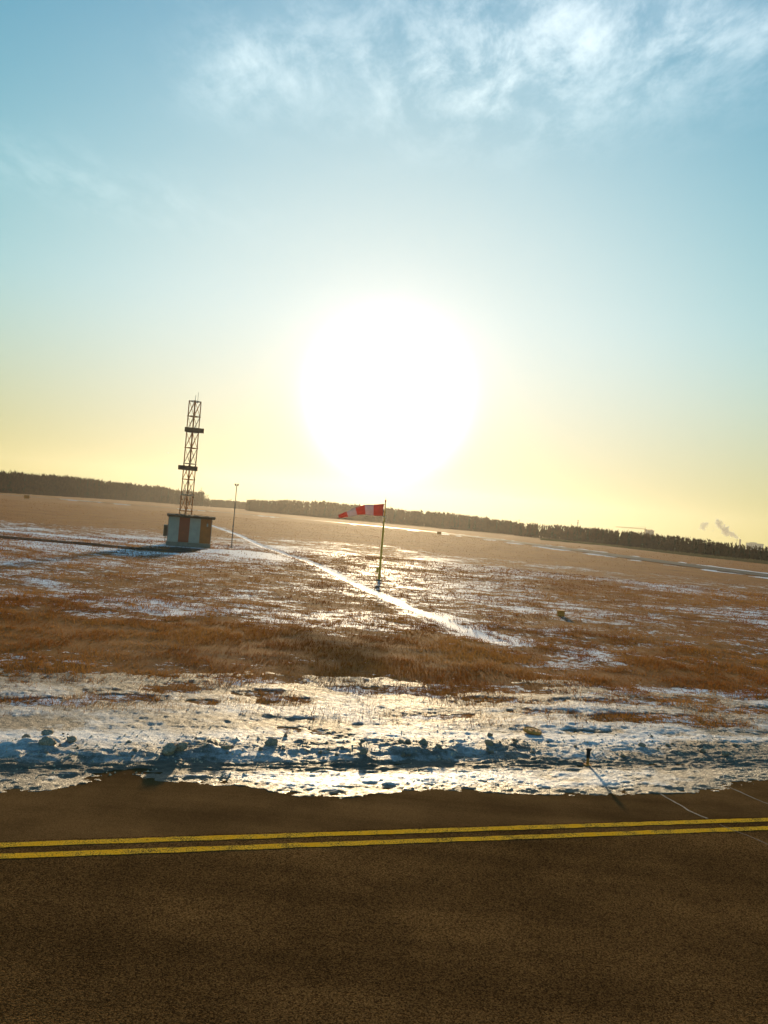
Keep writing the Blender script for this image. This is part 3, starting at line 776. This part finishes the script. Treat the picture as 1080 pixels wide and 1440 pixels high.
for cx, cy in ((273.8, 605), (264.5, 658.3)):
    q3 = at(cx, cy, TW_Y - 0.75) - Vector((TX, TW_Y, tg))
    l = Rm @ Vector((q3.x, -0.78, q3.z))
    rot = Matrix.Rotation(-math.radians(57) + math.radians(8), 3, 'Z')
    pn = MB().box(l, (1.85, 0.34, 0.44), rot).build('antenna_panel', M['antenna'], mast)
    for sx in (-0.4, 0.4):
        p = l + rot @ Vector((sx, 0.28, 0)); MB().box(p, (0.08, 0.5, 0.12), rot).build('panel_bracket', M['metal'], pn)

# ------------------------------------------------------------------ thin pole with two lamp heads
lp = G(325.5, 769.5); lz = gz1(lp)
lh = at(332.6, 683, lp.y).z - lz
pole = tag(empty('light_pole', (lp.x, lp.y, lz)), 'thin dark pole with two small lamp heads right of the striped hut', 'light pole')
MB().tube([(0, 0, -0.1), (0, 0, lh)], [0.055, 0.035], 8).build('post', M['metal'], pole)
MB().box((0, 0, lh), (0.26, 0.06, 0.05)).build('crossbar', M['metal'], pole)
for s in (-1, 1):
    h_ = MB().tube([(s * 0.12, -0.02, lh - 0.02), (s * 0.12, -0.03, lh + 0.08), (s * 0.12, -0.04, lh + 0.19)], [0.045, 0.075, 0.085], 8).build('lamp_head', M['metal'], pole)
MB().box((0, 0, 0.02), (0.3, 0.3, 0.12)).build('base_plate', M['plinth'], pole)
MB().box((0, -0.09, 2.1), (0.12, 0.10, 0.22)).build('junction_box', M['metal'], pole)

# ------------------------------------------------------------------ wind sock
wp = G(533, 815.5); wz = gz1(wp); WY = wp.y
sock = tag(empty('wind_sock', (wp.x, wp.y, wz)), 'red and white striped wind sock on an ochre pole', 'wind sock')
def wloc(px, py): return at(px, py, WY) - Vector((wp.x, WY, wz))
wtop = wloc(539.5, 707).z
MB().tube([(0, 0, -0.05), (0, 0, 1.2), (0, 0, 1.22), (0, 0, 3.6), (0, 0, 3.62), (0, 0, wtop)], [0.085, 0.085, 0.075, 0.07, 0.05, 0.045], 10).build('pole', M['yellow_pole'], sock)
MB().box((0, 0, 0.03), (0.36, 0.36, 0.1)).build('base_plate', M['plinth'], sock)
for a in range(3):
    t = a * 2.094 + 0.5
    MB().bar((math.cos(t) * 0.22, math.sin(t) * 0.22, 0.08), (math.cos(t) * 0.07, math.sin(t) * 0.07, 0.42), 0.035).build('base_gusset', M['yellow_pole'], sock)
MB().box((-0.17, -0.03, 0.72), (0.17, 0.16, 0.40)).build('control_box', M['yellow_pole'], sock)
MB().tube([(0, 0, wtop), (0, 0, wtop + 0.06), (0, 0, wtop + 0.10), (0, 0, wtop + 0.18), (0, 0, wtop + 0.22)], [0.03, 0.03, 0.06, 0.055, 0.02], 8).build('obstruction_lamp', M['lamp_red'], sock)
MB().tube([(0, 0, wtop + 0.2), (0, 0, wtop + 0.36)], 0.012, 5).build('lightning_rod', M['metal'], sock)
# centre line and radius of the sock, from mouth to drooping tail
cen = [(539.0, 717.5, 0.40), (532.5, 717.3, 0.385), (525.5, 717.0, 0.36), (519.5, 716.7, 0.345), (513.5, 716.6, 0.32), (507.5, 717.7, 0.285), (501.2, 719.2, 0.25), (494.8, 721.0, 0.215), (488.4, 723.0, 0.185), (482.0, 724.9, 0.145), (476.0, 726.4, 0.10)]
rows = []
for i, (cx, cy, r) in enumerate(cen):
    c = wloc(cx, cy); c.y += 0.06 + 0.05 * i * 0.3
    rows.append((c, r))
ns = 28
sock_m = ['sock_red', 'sock_white', 'sock_red', 'sock_white', 'sock_red']
for sidx in range(5):
    vv = []; ff = []; n_r = 9
    for j in range(n_r):
        t = sidx * 2 + 2.0 * j / (n_r - 1); i0 = min(int(t), 9); f = t - i0
        c = rows[i0][0].lerp(rows[i0 + 1][0], f); r = rows[i0][1] * (1 - f) + rows[i0 + 1][1] * f
        tn = (rows[min(i0 + 1, 10)][0] - rows[max(i0 - 1, 0)][0]).normalized()
        a = Vector((0, 1, 0)); b = tn.cross(a).normalized()
        sag = 1.0 - 0.12 * min(1, t / 4)
        for k in range(ns):
            th = 2 * math.pi * k / ns
            rr = r * (1 + 0.035 * math.sin(3 * th + t * 1.3) + 0.02 * math.sin(7 * th - t * 2.1))
            p = c + a * (math.cos(th) * rr * sag) + b * (math.sin(th) * rr)
            vv.append(p)
    for j in range(n_r - 1):
        for k in range(ns):
            ff.append((j * ns + k, j * ns + (k + 1) % ns, (j + 1) * ns + (k + 1) % ns, (j + 1) * ns + k))
    mb = MB(); mb.v = [tuple(p) for p in vv]; mb.f = ff
    o = mb.build('sock_band', M[sock_m[sidx]], sock, True)
    o['label'] = ('red' if sidx % 2 == 0 else 'white') + ' cloth band of the wind sock'
c0, r0 = rows[0]
MB().tube([(c0.x, c0.y + math.cos(t) * r0, c0.z + math.sin(t) * r0) for t in np.linspace(0, 6.2832, 25)], 0.018, 5).build('mouth_ring', M['metal'], sock)
MB().tube([(c0.x, c0.y, c0.z + 0.4), (0, 0, c0.z + 0.4)], 0.018, 5).build('ring_arm', M['metal'], sock)
MB().tube([(c0.x, c0.y, c0.z - 0.4), (0, 0, c0.z - 0.4)], 0.018, 5).build('ring_arm', M['metal'], sock)
MB().tube([(0, 0, c0.z - 0.47), (0, 0, c0.z - 0.40)], 0.075, 8).build('collar', M['white_panel'], sock)

# ------------------------------------------------------------------ small things at the pavement edge
mu, mv = uvp(826, 1076)
mp_ = snow_top(mu, mv)
post = tag(empty('marker_post', (mp_[0], mp_[1], mp_[2])), 'short rusty marker post with black sleeve standing in the snow', 'marker post')
MB().tube([(0, 0, -0.12), (0, 0, 0.16)], 0.026, 12).build('stem', M['rust'], post)
MB().tube([(0, 0, 0.13), (0, 0, 0.145), (0.002, 0, 0.27), (0.004, 0, 0.272)], [0.031, 0.034, 0.036, 0.03], 14).build('sleeve', M['dark'], post)
MB().tube([(0.004, 0, 0.265), (0.006, 0, 0.285), (0.008, 0, 0.30)], [0.04, 0.043, 0.036], 14).build('cap', M['dark'], post)
MB().box((-0.036, -0.01, 0.285), (0.03, 0.03, 0.022)).build('cap_lug', M['dark'], post)
MB().box((0.038, -0.005, 0.288), (0.026, 0.03, 0.03)).build('cap_lug', M['dark'], post)
MB().tube([(0, 0, -0.05), (0, 0, 0.012)], [0.09, 0.07], 12).build('ground_collar', M['rust'], post)
lu, lv = uvp(748, 1032)
lid_p = snow_top(lu, lv)
lid = empty('round_cover', (lid_p[0], lid_p[1], lid_p[2] + 0.02)); lid.rotation_euler = (math.radians(3), math.radians(4), 0.3)
tag(lid, 'round rusty brown iron cover lying tilted on the snow', 'cover')
MB().tube([(0, 0, 0.0), (0, 0, 0.012), (0, 0, 0.045), (0, 0, 0.05)], [0.185, 0.195, 0.195, 0.185], 32).build('disc', M['rust'], lid)
MB().tube([(math.cos(t) * 0.165, math.sin(t) * 0.165, 0.05) for t in np.linspace(0, 6.2832, 33)], 0.009, 5).build('rim', M['rust'], lid)
MB().tube([(0, 0, 0.04), (0, 0, 0.062)], [0.05, 0.045], 16).build('hub', M['rust'], lid)
for i in range(6):
    t = i * math.pi / 3
    MB().tube([(math.cos(t) * 0.12, math.sin(t) * 0.12, 0.045), (math.cos(t) * 0.12, math.sin(t) * 0.12, 0.06)], 0.013, 6).build('bolt', M['rust'], lid)

# low boards standing in the field
def board(px, py, wpx, hpx, m, name, label, cat):
    p = G(px, py); z = gz1(p); w = wpx / F * p.y; h = hpx / F * p.y
    e = tag(empty(name, (p.x, p.y, z)), label, cat)
    MB().box((0, 0, h * 0.60), (w, max(0.06, w * 0.12), h * 0.80)).build('panel', m, e)
    for s in (-1, 1): MB().box((s * w * 0.36, 0, h * 0.06), (w * 0.07, w * 0.07, h * 0.40)).build('leg', M['metal'], e)
    MB().box((0, 0, h * 1.02), (w * 1.04, max(0.08, w * 0.16), h * 0.05)).build('cap_strip', M['metal'], e)
board(37.5, 702, 7.5, 5.5, M['orange_paint'], 'marker_board', 'small orange marker board far out before the dark forest', 'marker board')
board(617.5, 752, 6, 4, M['orange_paint'], 'marker_board', 'tiny brownish marker board beside the glinting far road', 'marker board')
bp_ = G(788, 867); bz = gz1(bp_)
jb = tag(empty('junction_cabinet', (bp_.x, bp_.y, bz)), 'small brown cabinet standing low in the dry grass', 'cabinet')
MB().box((0, 0, 0.13), (0.34, 0.26, 0.26)).build('housing', M['rust'], jb)
MB().box((0, 0, 0.274), (0.38, 0.30, 0.03)).build('lid', M['rust'], jb)
MB().box((0.0, -0.135, 0.14), (0.26, 0.012, 0.18)).build('door', M['rust'], jb)

# slim poles standing before the plantation
def slim_pole(px, by, ty, label):
    p = G(px, by); h = at(px, ty, p.y).z
    e = tag(empty('slim_pole', (p.x, p.y, 0)), label, 'pole', 'slim poles before the plantation')
    MB().tube([(0, 0, -0.1), (0, 0, h)], [0.09, 0.07], 6).build('post', M['reed'], e)
    MB().box((0, 0, h), (0.3, 0.2, 0.14)).build('cap', M['white_panel'], e)
slim_pole(902.5, 773, 765.5, 'slim pale pole before the plantation, nearer the tower crane')
slim_pole(948.6, 777, 771, 'short pale pole before the plantation, nearer the smoking chimney')

# ------------------------------------------------------------------ forest
def forest(name, label, line, depth, seed, dens=1.0, pine=0.2):
    """line: (px, base py, top py) along the wood's front; one mass of bare trees"""
    r = np.random.default_rng(seed)
    pts = []
    for px, by, ty in line:
        g = G(px, by); t = at(px, ty, g.y); pts.append((g.x, g.y, t.z))
    V = []; Fc = []; mi = []
    def tri(a, b, c, k):
        i = len(V); V.extend((a, b, c)); Fc.append((i, i + 1, i + 2)); mi.append(k)
    for (a, b) in zip(pts[:-1], pts[1:]):
        L = math.hypot(b[0] - a[0], b[1] - a[1]); n = int(L / 0.30 * dens)
        for k in range(n):
            t = r.random(); dp = depth * r.random() ** 1.7
            vx, vy = (a[0] + (b[0] - a[0]) * t), (a[1] + (b[1] - a[1]) * t)
            dl = math.hypot(vx, vy); x = vx * (1 + dp / dl); y = vy * (1 + dp / dl)
            h = (a[2] + (b[2] - a[2]) * t) * (0.94 + 0.04 * r.normal()) * (1 + 0.35 * dp / dl)
            h *= 0.95 + 0.09 * float(vnoise(np.array([x / 9.0]), np.array([y / 9.0]), seed)[0])
            isp = r.random() < pine
            w = 0.10 + 0.012 * h
            tri((x - w, y, -0.3), (x + w, y, -0.3), (x + r.normal() * 0.15, y, h), 0)
            for q_ in range(3):
                z0 = h * r.uniform(-0.02, 0.55); ww = r.uniform(0.4, 1.1); ox = r.normal() * 0.5
                tri((x + ox - ww, y, z0 + r.normal() * 0.3), (x + ox + ww, y, z0 + r.normal() * 0.3), (x + ox + r.normal() * 0.4, y + 0.2, z0 + h * r.uniform(0.2, 0.4)), 0)
            if isp:
                for q_ in range(13):
                    zz_ = h * (0.12 + 0.85 * q_ / 13); rr = (1.05 - q_ / 14) * h * 0.16
                    an = r.uniform(0, 6.28); ox, oy = math.cos(an) * rr, math.sin(an) * rr
                    tri((x + ox, y + oy, zz_), (x - ox * 0.8, y - oy * 0.8, zz_ - 0.2), (x + r.normal() * 0.1, y, zz_ + h * 0.17), 1)
            else:
                for q_ in range(15):
                    z0 = h * r.uniform(0.10, 0.9); le = h * r.uniform(0.10, 0.24); an = r.uniform(0, 6.28)
                    ex, ey = math.cos(an) * le * 0.55, math.sin(an) * le * 0.55
                    bw = 0.07 + 0.035 * h * r.random() ** 2
                    tri((x, y, z0), (x + ex * 0.5, y + ey * 0.5, z0 + le * 0.45 - bw), (x + ex, y + ey, z0 + le), 0)
                    tri((x + ex * 0.3, y + ey * 0.3, z0 + le * 0.2), (x + ex * 0.3 + bw * 3, y + ey * 0.3, z0 + le * 0.25), (x + ex * 0.9 + r.normal() * 0.3, y + ey * 0.9, z0 + le * 1.1), 0)
    o = np_mesh(name, V, Fc, M['bark'], False)
    o.data.materials.append(M['needle']); o.data.polygons.foreach_set('material_index', np.array(mi, np.int32))
    tag(o, label, 'forest', kind='stuff'); return o
forest('forest', 'tall dark forest edge behind the lattice mast and hut', [(-420, 668, 628), (-150, 683, 646), (0, 693, 662), (120, 700, 673), (233, 707.5, 686), (285, 712, 692)], 45, 3, 1.25, 0.12)
forest('forest', 'low distant wood in the gap right of the mast', [(262, 710, 699), (300, 713, 702), (350, 716.5, 706), (380, 719, 708)], 40, 4, 0.8, 0.1)
forest('forest', 'long brown wood behind the wind sock', [(346, 718, 702), (440, 726, 704), (540, 735, 713.5), (640, 744, 722.5), (735, 753, 735)], 40, 5, 1.4, 0.1)
forest('forest', 'dark even plantation running towards the smoking chimney', [(722, 753, 736), (745, 755, 735), (800, 760, 739.5), (900, 771, 748.5), (985, 780, 758), (1024, 784, 764), (1080, 789.5, 769.5), (1250, 806, 786)], 45, 6, 1.15, 0.35)
# reeds along the road bank
def reeds(line, seed, n):
    r = np.random.default_rng(seed); V = []
    P = [G(*p) for p in line]
    for k in range(n):
        i = r.integers(0, len(P) - 1); t = r.random(); p = P[i].lerp(P[i + 1], t); s = 1 + r.normal() * 0.012
        x, y = p.x * s, p.y * s; h = r.uniform(0.3, 1.1); w = r.uniform(0.03, 0.10); l = r.normal() * 0.25
        V += [(x - w, y, -0.05), (x + w, y, -0.05), (x + l, y, h)]
    o = np_mesh('dry_reeds', V, np.arange(len(V)).reshape(-1, 3), M['reed'], False)
    tag(o, 'pale dry reeds fringing the foot of the plantation', 'reeds', kind='stuff')
reeds([(760, 759), (850, 767), (960, 780), (1080, 793), (1160, 801)], 2, 9000)

# a few single trees that stand out from the wood
def bare_tree(px, by, ty, label, seed, bushy=1.0):
    g = G(px, by); h = at(px, ty, g.y).z; r = random.Random(seed)
    e = tag(empty('bare_tree', (g.x, g.y, 0)), label, 'tree', 'single trees before the wood')
    MB().tube([(0, 0, -0.2), (0.1, 0, h * 0.4), (0.0, 0.05, h * 0.75), (0.1, 0, h)], [0.022 * h, 0.016 * h, 0.008 * h, 0.01], 6).build('trunk', M['bark'], e)
    cb = MB()
    for k in range(26):
        z0 = h * r.uniform(0.25, 0.9); an = r.uniform(0, 6.28); le = h * r.uniform(0.14, 0.30) * bushy
        d = Vector((math.cos(an) * 0.75, math.sin(an) * 0.75, r.uniform(0.4, 0.9))).normalized()
        p0 = Vector((0.05, 0, z0)); p1 = p0 + d * le
        cb.tube([p0, p0.lerp(p1, 0.5) + Vector((0, 0, -0.03 * le)), p1], [0.006 * h, 0.004 * h, 0.01], 3, False)
        for q_ in range(7):
            s = p0.lerp(p1, r.uniform(0.3, 1)); dd = (d + Vector((r.gauss(0, .6), r.gauss(0, .6), r.gauss(0.2, .4)))).normalized() * le * 0.5
            b = len(cb.v); w = 0.04 + 0.004 * h
            cb.v += [tuple(s - Vector((w, 0, 0))), tuple(s + Vector((w, 0, 0))), tuple(s + dd)]; cb.f.append((b, b + 1, b + 2))
    cb.build('crown', M['bark'], e)
bare_tree(283, 712, 689.5, 'bare tree with spreading crown right of the lattice mast', 3, 1.2)
bare_tree(290, 713, 693.5, 'slender bare tree at the end of the tall forest', 4)
bare_tree(322, 714.5, 702, 'low round bare tree in the gap of the wood', 6, 1.5)
bare_tree(729, 753, 732.5, 'bare tree rising at the notch where plantation begins', 8, 1.2)

# ------------------------------------------------------------------ far skyline
FARY = 2150.0
def far_empty(name, px, py_top, Y, label, cat):
    t = at(px, py_top, Y); e = tag(empty(name, (t.x, Y, 0)), label, cat); return e, t.z
ch, hz_ = far_empty('chimney', 1041, 758.5, FARY, 'slim dark factory chimney with smoke trailing from its top', 'chimney')
MB().tube([(0, 0, -1), (0, 0, hz_ * 0.6), (0, 0, hz_)], [2.9, 2.6, 2.4], 14).build('shaft', M['far_dark'], ch)
for k in (0.55, 0.8, 0.97): MB().tube([(0, 0, hz_ * k), (0, 0, hz_ * k + 0.9)], 2.9, 14).build('band', M['far_dark'], ch)
ch2, h2 = far_empty('lattice_chimney', 1036.6, 757.5, FARY + 40, 'thin flue mast standing beside the smoking chimney', 'flue')
MB().tube([(0, 0, -1), (0, 0, h2)], [0.7, 0.45], 8).build('shaft', M['far_dark'], ch2)
MB().box((0, 0, h2 * 0.86), (2.2, 2.2, 0.8)).build('platform', M['far_dark'], ch2)
def far_block(px0, px1, top, Y, label, m, extra=None):
    a = at(px0, top, Y); b = at(px1, top + 0.084 * (px1 - px0), Y); w = b.x - a.x; h = (a.z + b.z) / 2
    e = tag(empty('far_building', ((a.x + b.x) / 2, Y, 0)), label, 'building')
    MB().box((0, 0, h / 2 - 0.5), (w, 16, h + 1)).build('wall', m, e)
    rf_ = MB().box((0, 0, h + 0.4), (w + 0.8, 16.8, 0.7)).build('roof', M['far_dark'], e)
    if extra: MB().box((extra[0] * w, 0, h + 0.9 + extra[2] / 2), (extra[1] * w, 8, extra[2])).build('penthouse', m, rf_)
    nwin = max(2, int(w / 5)); me = None
    for r_ in range(1, max(2, int(h / 4))):
        for i in range(nwin):
            x = (i + 0.5) / nwin * w - w / 2
            if me is None: me = MB().box((0, 0, 0), (1.8, 0.1, 1.7)).build('window', M['glass'], e); me.location = (x, -8.04, h - 3.2 * r_); 
            else: link_part('window', me.data, e, loc=(x, -8.04, h - 3.2 * r_))
    return e
far_block(1051, 1072, 763.5, FARY + 60, 'pale flat roofed block right of the smoking chimney', M['far_wall'], (-0.12, 0.40, 2.4))
far_block(909, 918, 745.8, 1500.0, 'unfinished concrete block under the tower crane', M['far_dark'])
# tower crane
cY = 1490.0
ct = at(907.5, 741.0, cY); cb_ = at(866, 741.5, cY); ce = at(917.5, 746.5, cY)
crane = tag(empty('tower_crane', (ct.x, cY, 0)), 'tower crane with long level jib above the plantation', 'crane')
hj = at(907.5, 744.6, cY).z
MB().box((0, 0, hj / 2), (1.9, 1.9, hj)).build('tower', M['crane'], crane)
MB().box((0, 0, hj + 2.6), (1.1, 1.1, 5.2), taper=0.3).build('apex', M['crane'], crane)
jl = cb_.x - ct.x
jb_ = MB().bar((0, 0, hj + 0.3), (jl, 0, hj + 0.3), 0.55).build('jib', M['crane'], crane)
MB().bar((0, 0, hj + 1.6), (jl, 0, hj + 0.8), 0.4).build('jib_chord', M['crane'], jb_)
for i in range(18):
    x0 = jl * i / 18; x1 = jl * (i + 1) / 18
    MB().bar((x0, 0, hj + 0.3), (x1, 0, hj + 1.6 - 0.8 * (i + 1) / 18), 0.28).build('lattice_bar', M['crane'], jb_)
MB().bar((0, 0, hj + 0.4), (ce.x - ct.x, 0, hj + 0.4), 0.8).build('counter_jib', M['crane'], crane)
MB().box(((ce.x - ct.x) * 0.9, 0, hj - 0.7), (3.4, 1.6, 2.4)).build('counterweight', M['far_dark'], crane)
MB().box((1.6, -1.2, hj - 1.0), (1.6, 1.8, 2.0)).build('cab', M['far_dark'], crane)
MB().bar((0, 0, hj + 5), (jl * 0.6, 0, hj + 1.0), 0.25).build('tie', M['crane'], crane)
# telecom mast
tm, tmh = far_empty('telecom_mast', 813, 731.5, 1250.0, 'thin telecom mast with drum antennas over the plantation', 'mast')
MB().tube([(0, 0, -1), (0, 0, tmh)], [0.9, 0.35], 6).build('shaft', M['far_dark'], tm)
for k, w in ((0.985, 2.0), (0.86, 2.6), (0.77, 2.4)):
    MB().tube([(0, 0, tmh * k - 0.9), (0, 0, tmh * k + 0.5)], w / 2, 8).build('antenna_ring', M['far_dark'], tm)

# smoke: lumpy hulls filled with an even grey volume
def smoke_mat(name, dens, col, g):
    m = bpy.data.materials.new(name); m.use_nodes = True; t = m.node_tree
    t.nodes.remove(t.nodes['Principled BSDF'])
    v = t.nodes.new('ShaderNodeVolumePrincipled')
    v.inputs['Color'].default_value = (*col, 1); v.inputs['Density'].default_value = dens; v.inputs['Anisotropy'].default_value = g
    t.links.new(v.outputs[0], t.nodes['Material Output'].inputs['Volume']); return m
M['smoke'] = smoke_mat('grey_smoke', 0.10, (0.66, 0.70, 0.73), 0.2)
M['smoke_thin'] = smoke_mat('thin_smoke', 0.022, (0.62, 0.66, 0.68), 0.1)
def smoke(pts, Y, m, label, seed, amp=1.0):
    P = [at(x, y, Y) for x, y, r in pts]; rads = [1.35 * r / F * Y for x, y, r in pts]
    nn = 110; ns_ = 36; vv = np.zeros((nn, ns_, 3))
    for i in range(nn):
        t = i / (nn - 1) * (len(P) - 1); k = min(int(t), len(P) - 2); f = t - k; f2 = f * f * (3 - 2 * f)
        c = P[k].lerp(P[k + 1], f2); r = rads[k] * (1 - f2) + rads[k + 1] * f2
        tn = (P[k + 1] - P[k]).normalized(); a = Vector((0, 1, 0)); b = tn.cross(a).normalized()
        for j in range(ns_):
            th = 2 * math.pi * j / ns_
            q_ = math.cos(th), math.sin(th)
            nz = float(fbm(np.array([t * 2.1 + q_[0] * 0.8 + seed]), np.array([q_[1] * 0.8 + t * 0.6]), 0.45, 4, seed)[0]) - 0.5
            rr = r * max(0.25, 0.95 + amp * 2.6 * nz)
            vv[i, j] = c + a * (q_[0] * rr) + b * (q_[1] * rr)
    o_c = P[0]
    V = vv.reshape(-1, 3) - np.array(o_c); n0 = len(V)
    V = np.concatenate([V, [vv[0].mean(0) - np.array(o_c)], [vv[-1].mean(0) - np.array(o_c)]])
    qd = grid_quads(nn, ns_, True); tri_ = np.concatenate([qd[:, [0, 1, 2]], qd[:, [0, 2, 3]],
        np.array([(n0, (j + 1) % ns_, j) for j in range(ns_)]), np.array([(n0 + 1, (nn - 1) * ns_ + j, (nn - 1) * ns_ + (j + 1) % ns_) for j in range(ns_)])])
    o = np_mesh('smoke_plume', V, tri_, m, True); o.location = o_c
    tag(o, label, 'smoke', 'smoke over the skyline'); return o
smoke([(1041, 757.3, 0.8), (1036, 755, 1.8), (1028, 751, 3.0), (1020, 746, 3.8), (1014, 740.5, 3.6), (1009, 736, 3.0), (1009, 731.5, 2.4), (1011, 729.8, 0.5)], FARY, M['smoke'], 'grey blue smoke plume trailing from the slim chimney', 3)
smoke([(997, 734, 0.5), (993, 737.5, 2.8), (989, 740.5, 3.2), (985, 742.5, 1.8), (981, 745, 0.4)], FARY, M['smoke'], 'detached grey puff of smoke drifting beyond the plume', 9)
smoke([(1008, 744, 0.4), (1003, 745.5, 1.2), (999, 748, 0.8), (996, 749, 0.3)], FARY, M['smoke_thin'], 'faint wisp of smoke hanging under the plume', 12)
smoke([(763, 735, 0.4), (755, 732, 1.0), (748, 729.5, 1.2), (741, 729, 1.0), (733, 725, 0.4)], 1600.0, M['smoke_thin'], 'thin faint smoke streak above the notch in the wood', 15)

# small aircraft low over the forest
aY = 1150.0; ap = at(236.5, 637.3, aY)
air = tag(empty('light_aircraft', ap, math.radians(8)), 'tiny light aircraft in the sky left of the lattice mast', 'aircraft')
air.rotation_euler = (0, math.radians(-3), math.radians(14))
MB().tube([(0, -3.2, 0), (0, -2.9, 0), (0, -1.5, 0.05), (0, 0.2, 0.1), (0, 3.2, 0.25), (0, 4.3, 0.35)], [0.1, 0.42, 0.6, 0.6, 0.25, 0.08], 10).build('fuselage', M['aircraft'], air)
for s in (-1, 1):
    mb = MB(); mb.v = [(0.3 * s, -1.3, 0.5), (4.9 * s, -0.9, 0.72), (4.9 * s, 0.1, 0.72), (0.3 * s, 0.3, 0.5), (0.3 * s, -1.3, 0.66), (4.9 * s, -0.9, 0.80), (4.9 * s, 0.1, 0.80), (0.3 * s, 0.3, 0.66)]
    mb.f = [(3, 2, 1, 0), (4, 5, 6, 7), (0, 1, 5, 4), (1, 2, 6, 5), (2, 3, 7, 6), (3, 0, 4, 7)]; mb.build('wing', M['aircraft'], air)
    MB().box((s * 0.85, 3.8, 0.42), (1.5, 0.75, 0.08)).build('tailplane', M['aircraft'], air)
MB().box((0, 3.85, 1.05), (0.09, 0.9, 1.3), taper=0.7).build('fin', M['aircraft'], air)

# ------------------------------------------------------------------ haze in the low winter air
hm = bpy.data.materials.new('thin_winter_haze'); hm.use_nodes = True
ht = hm.node_tree; ht.nodes.remove(ht.nodes['Principled BSDF'])
hv = ht.nodes.new('ShaderNodeVolumePrincipled')
hv.inputs['Color'].default_value = (0.97, 0.95, 0.92, 1); hv.inputs['Density'].default_value = 0.000075; hv.inputs['Anisotropy'].default_value = 0.70
ht.links.new(hv.outputs[0], ht.nodes['Material Output'].inputs['Volume'])
hz = MB().box((0, 0, 44.4), (4700, 4700, 91.2)).build('haze', hm)
tag(hz, 'thin pale winter haze over the whole airfield', 'haze', kind='stuff')
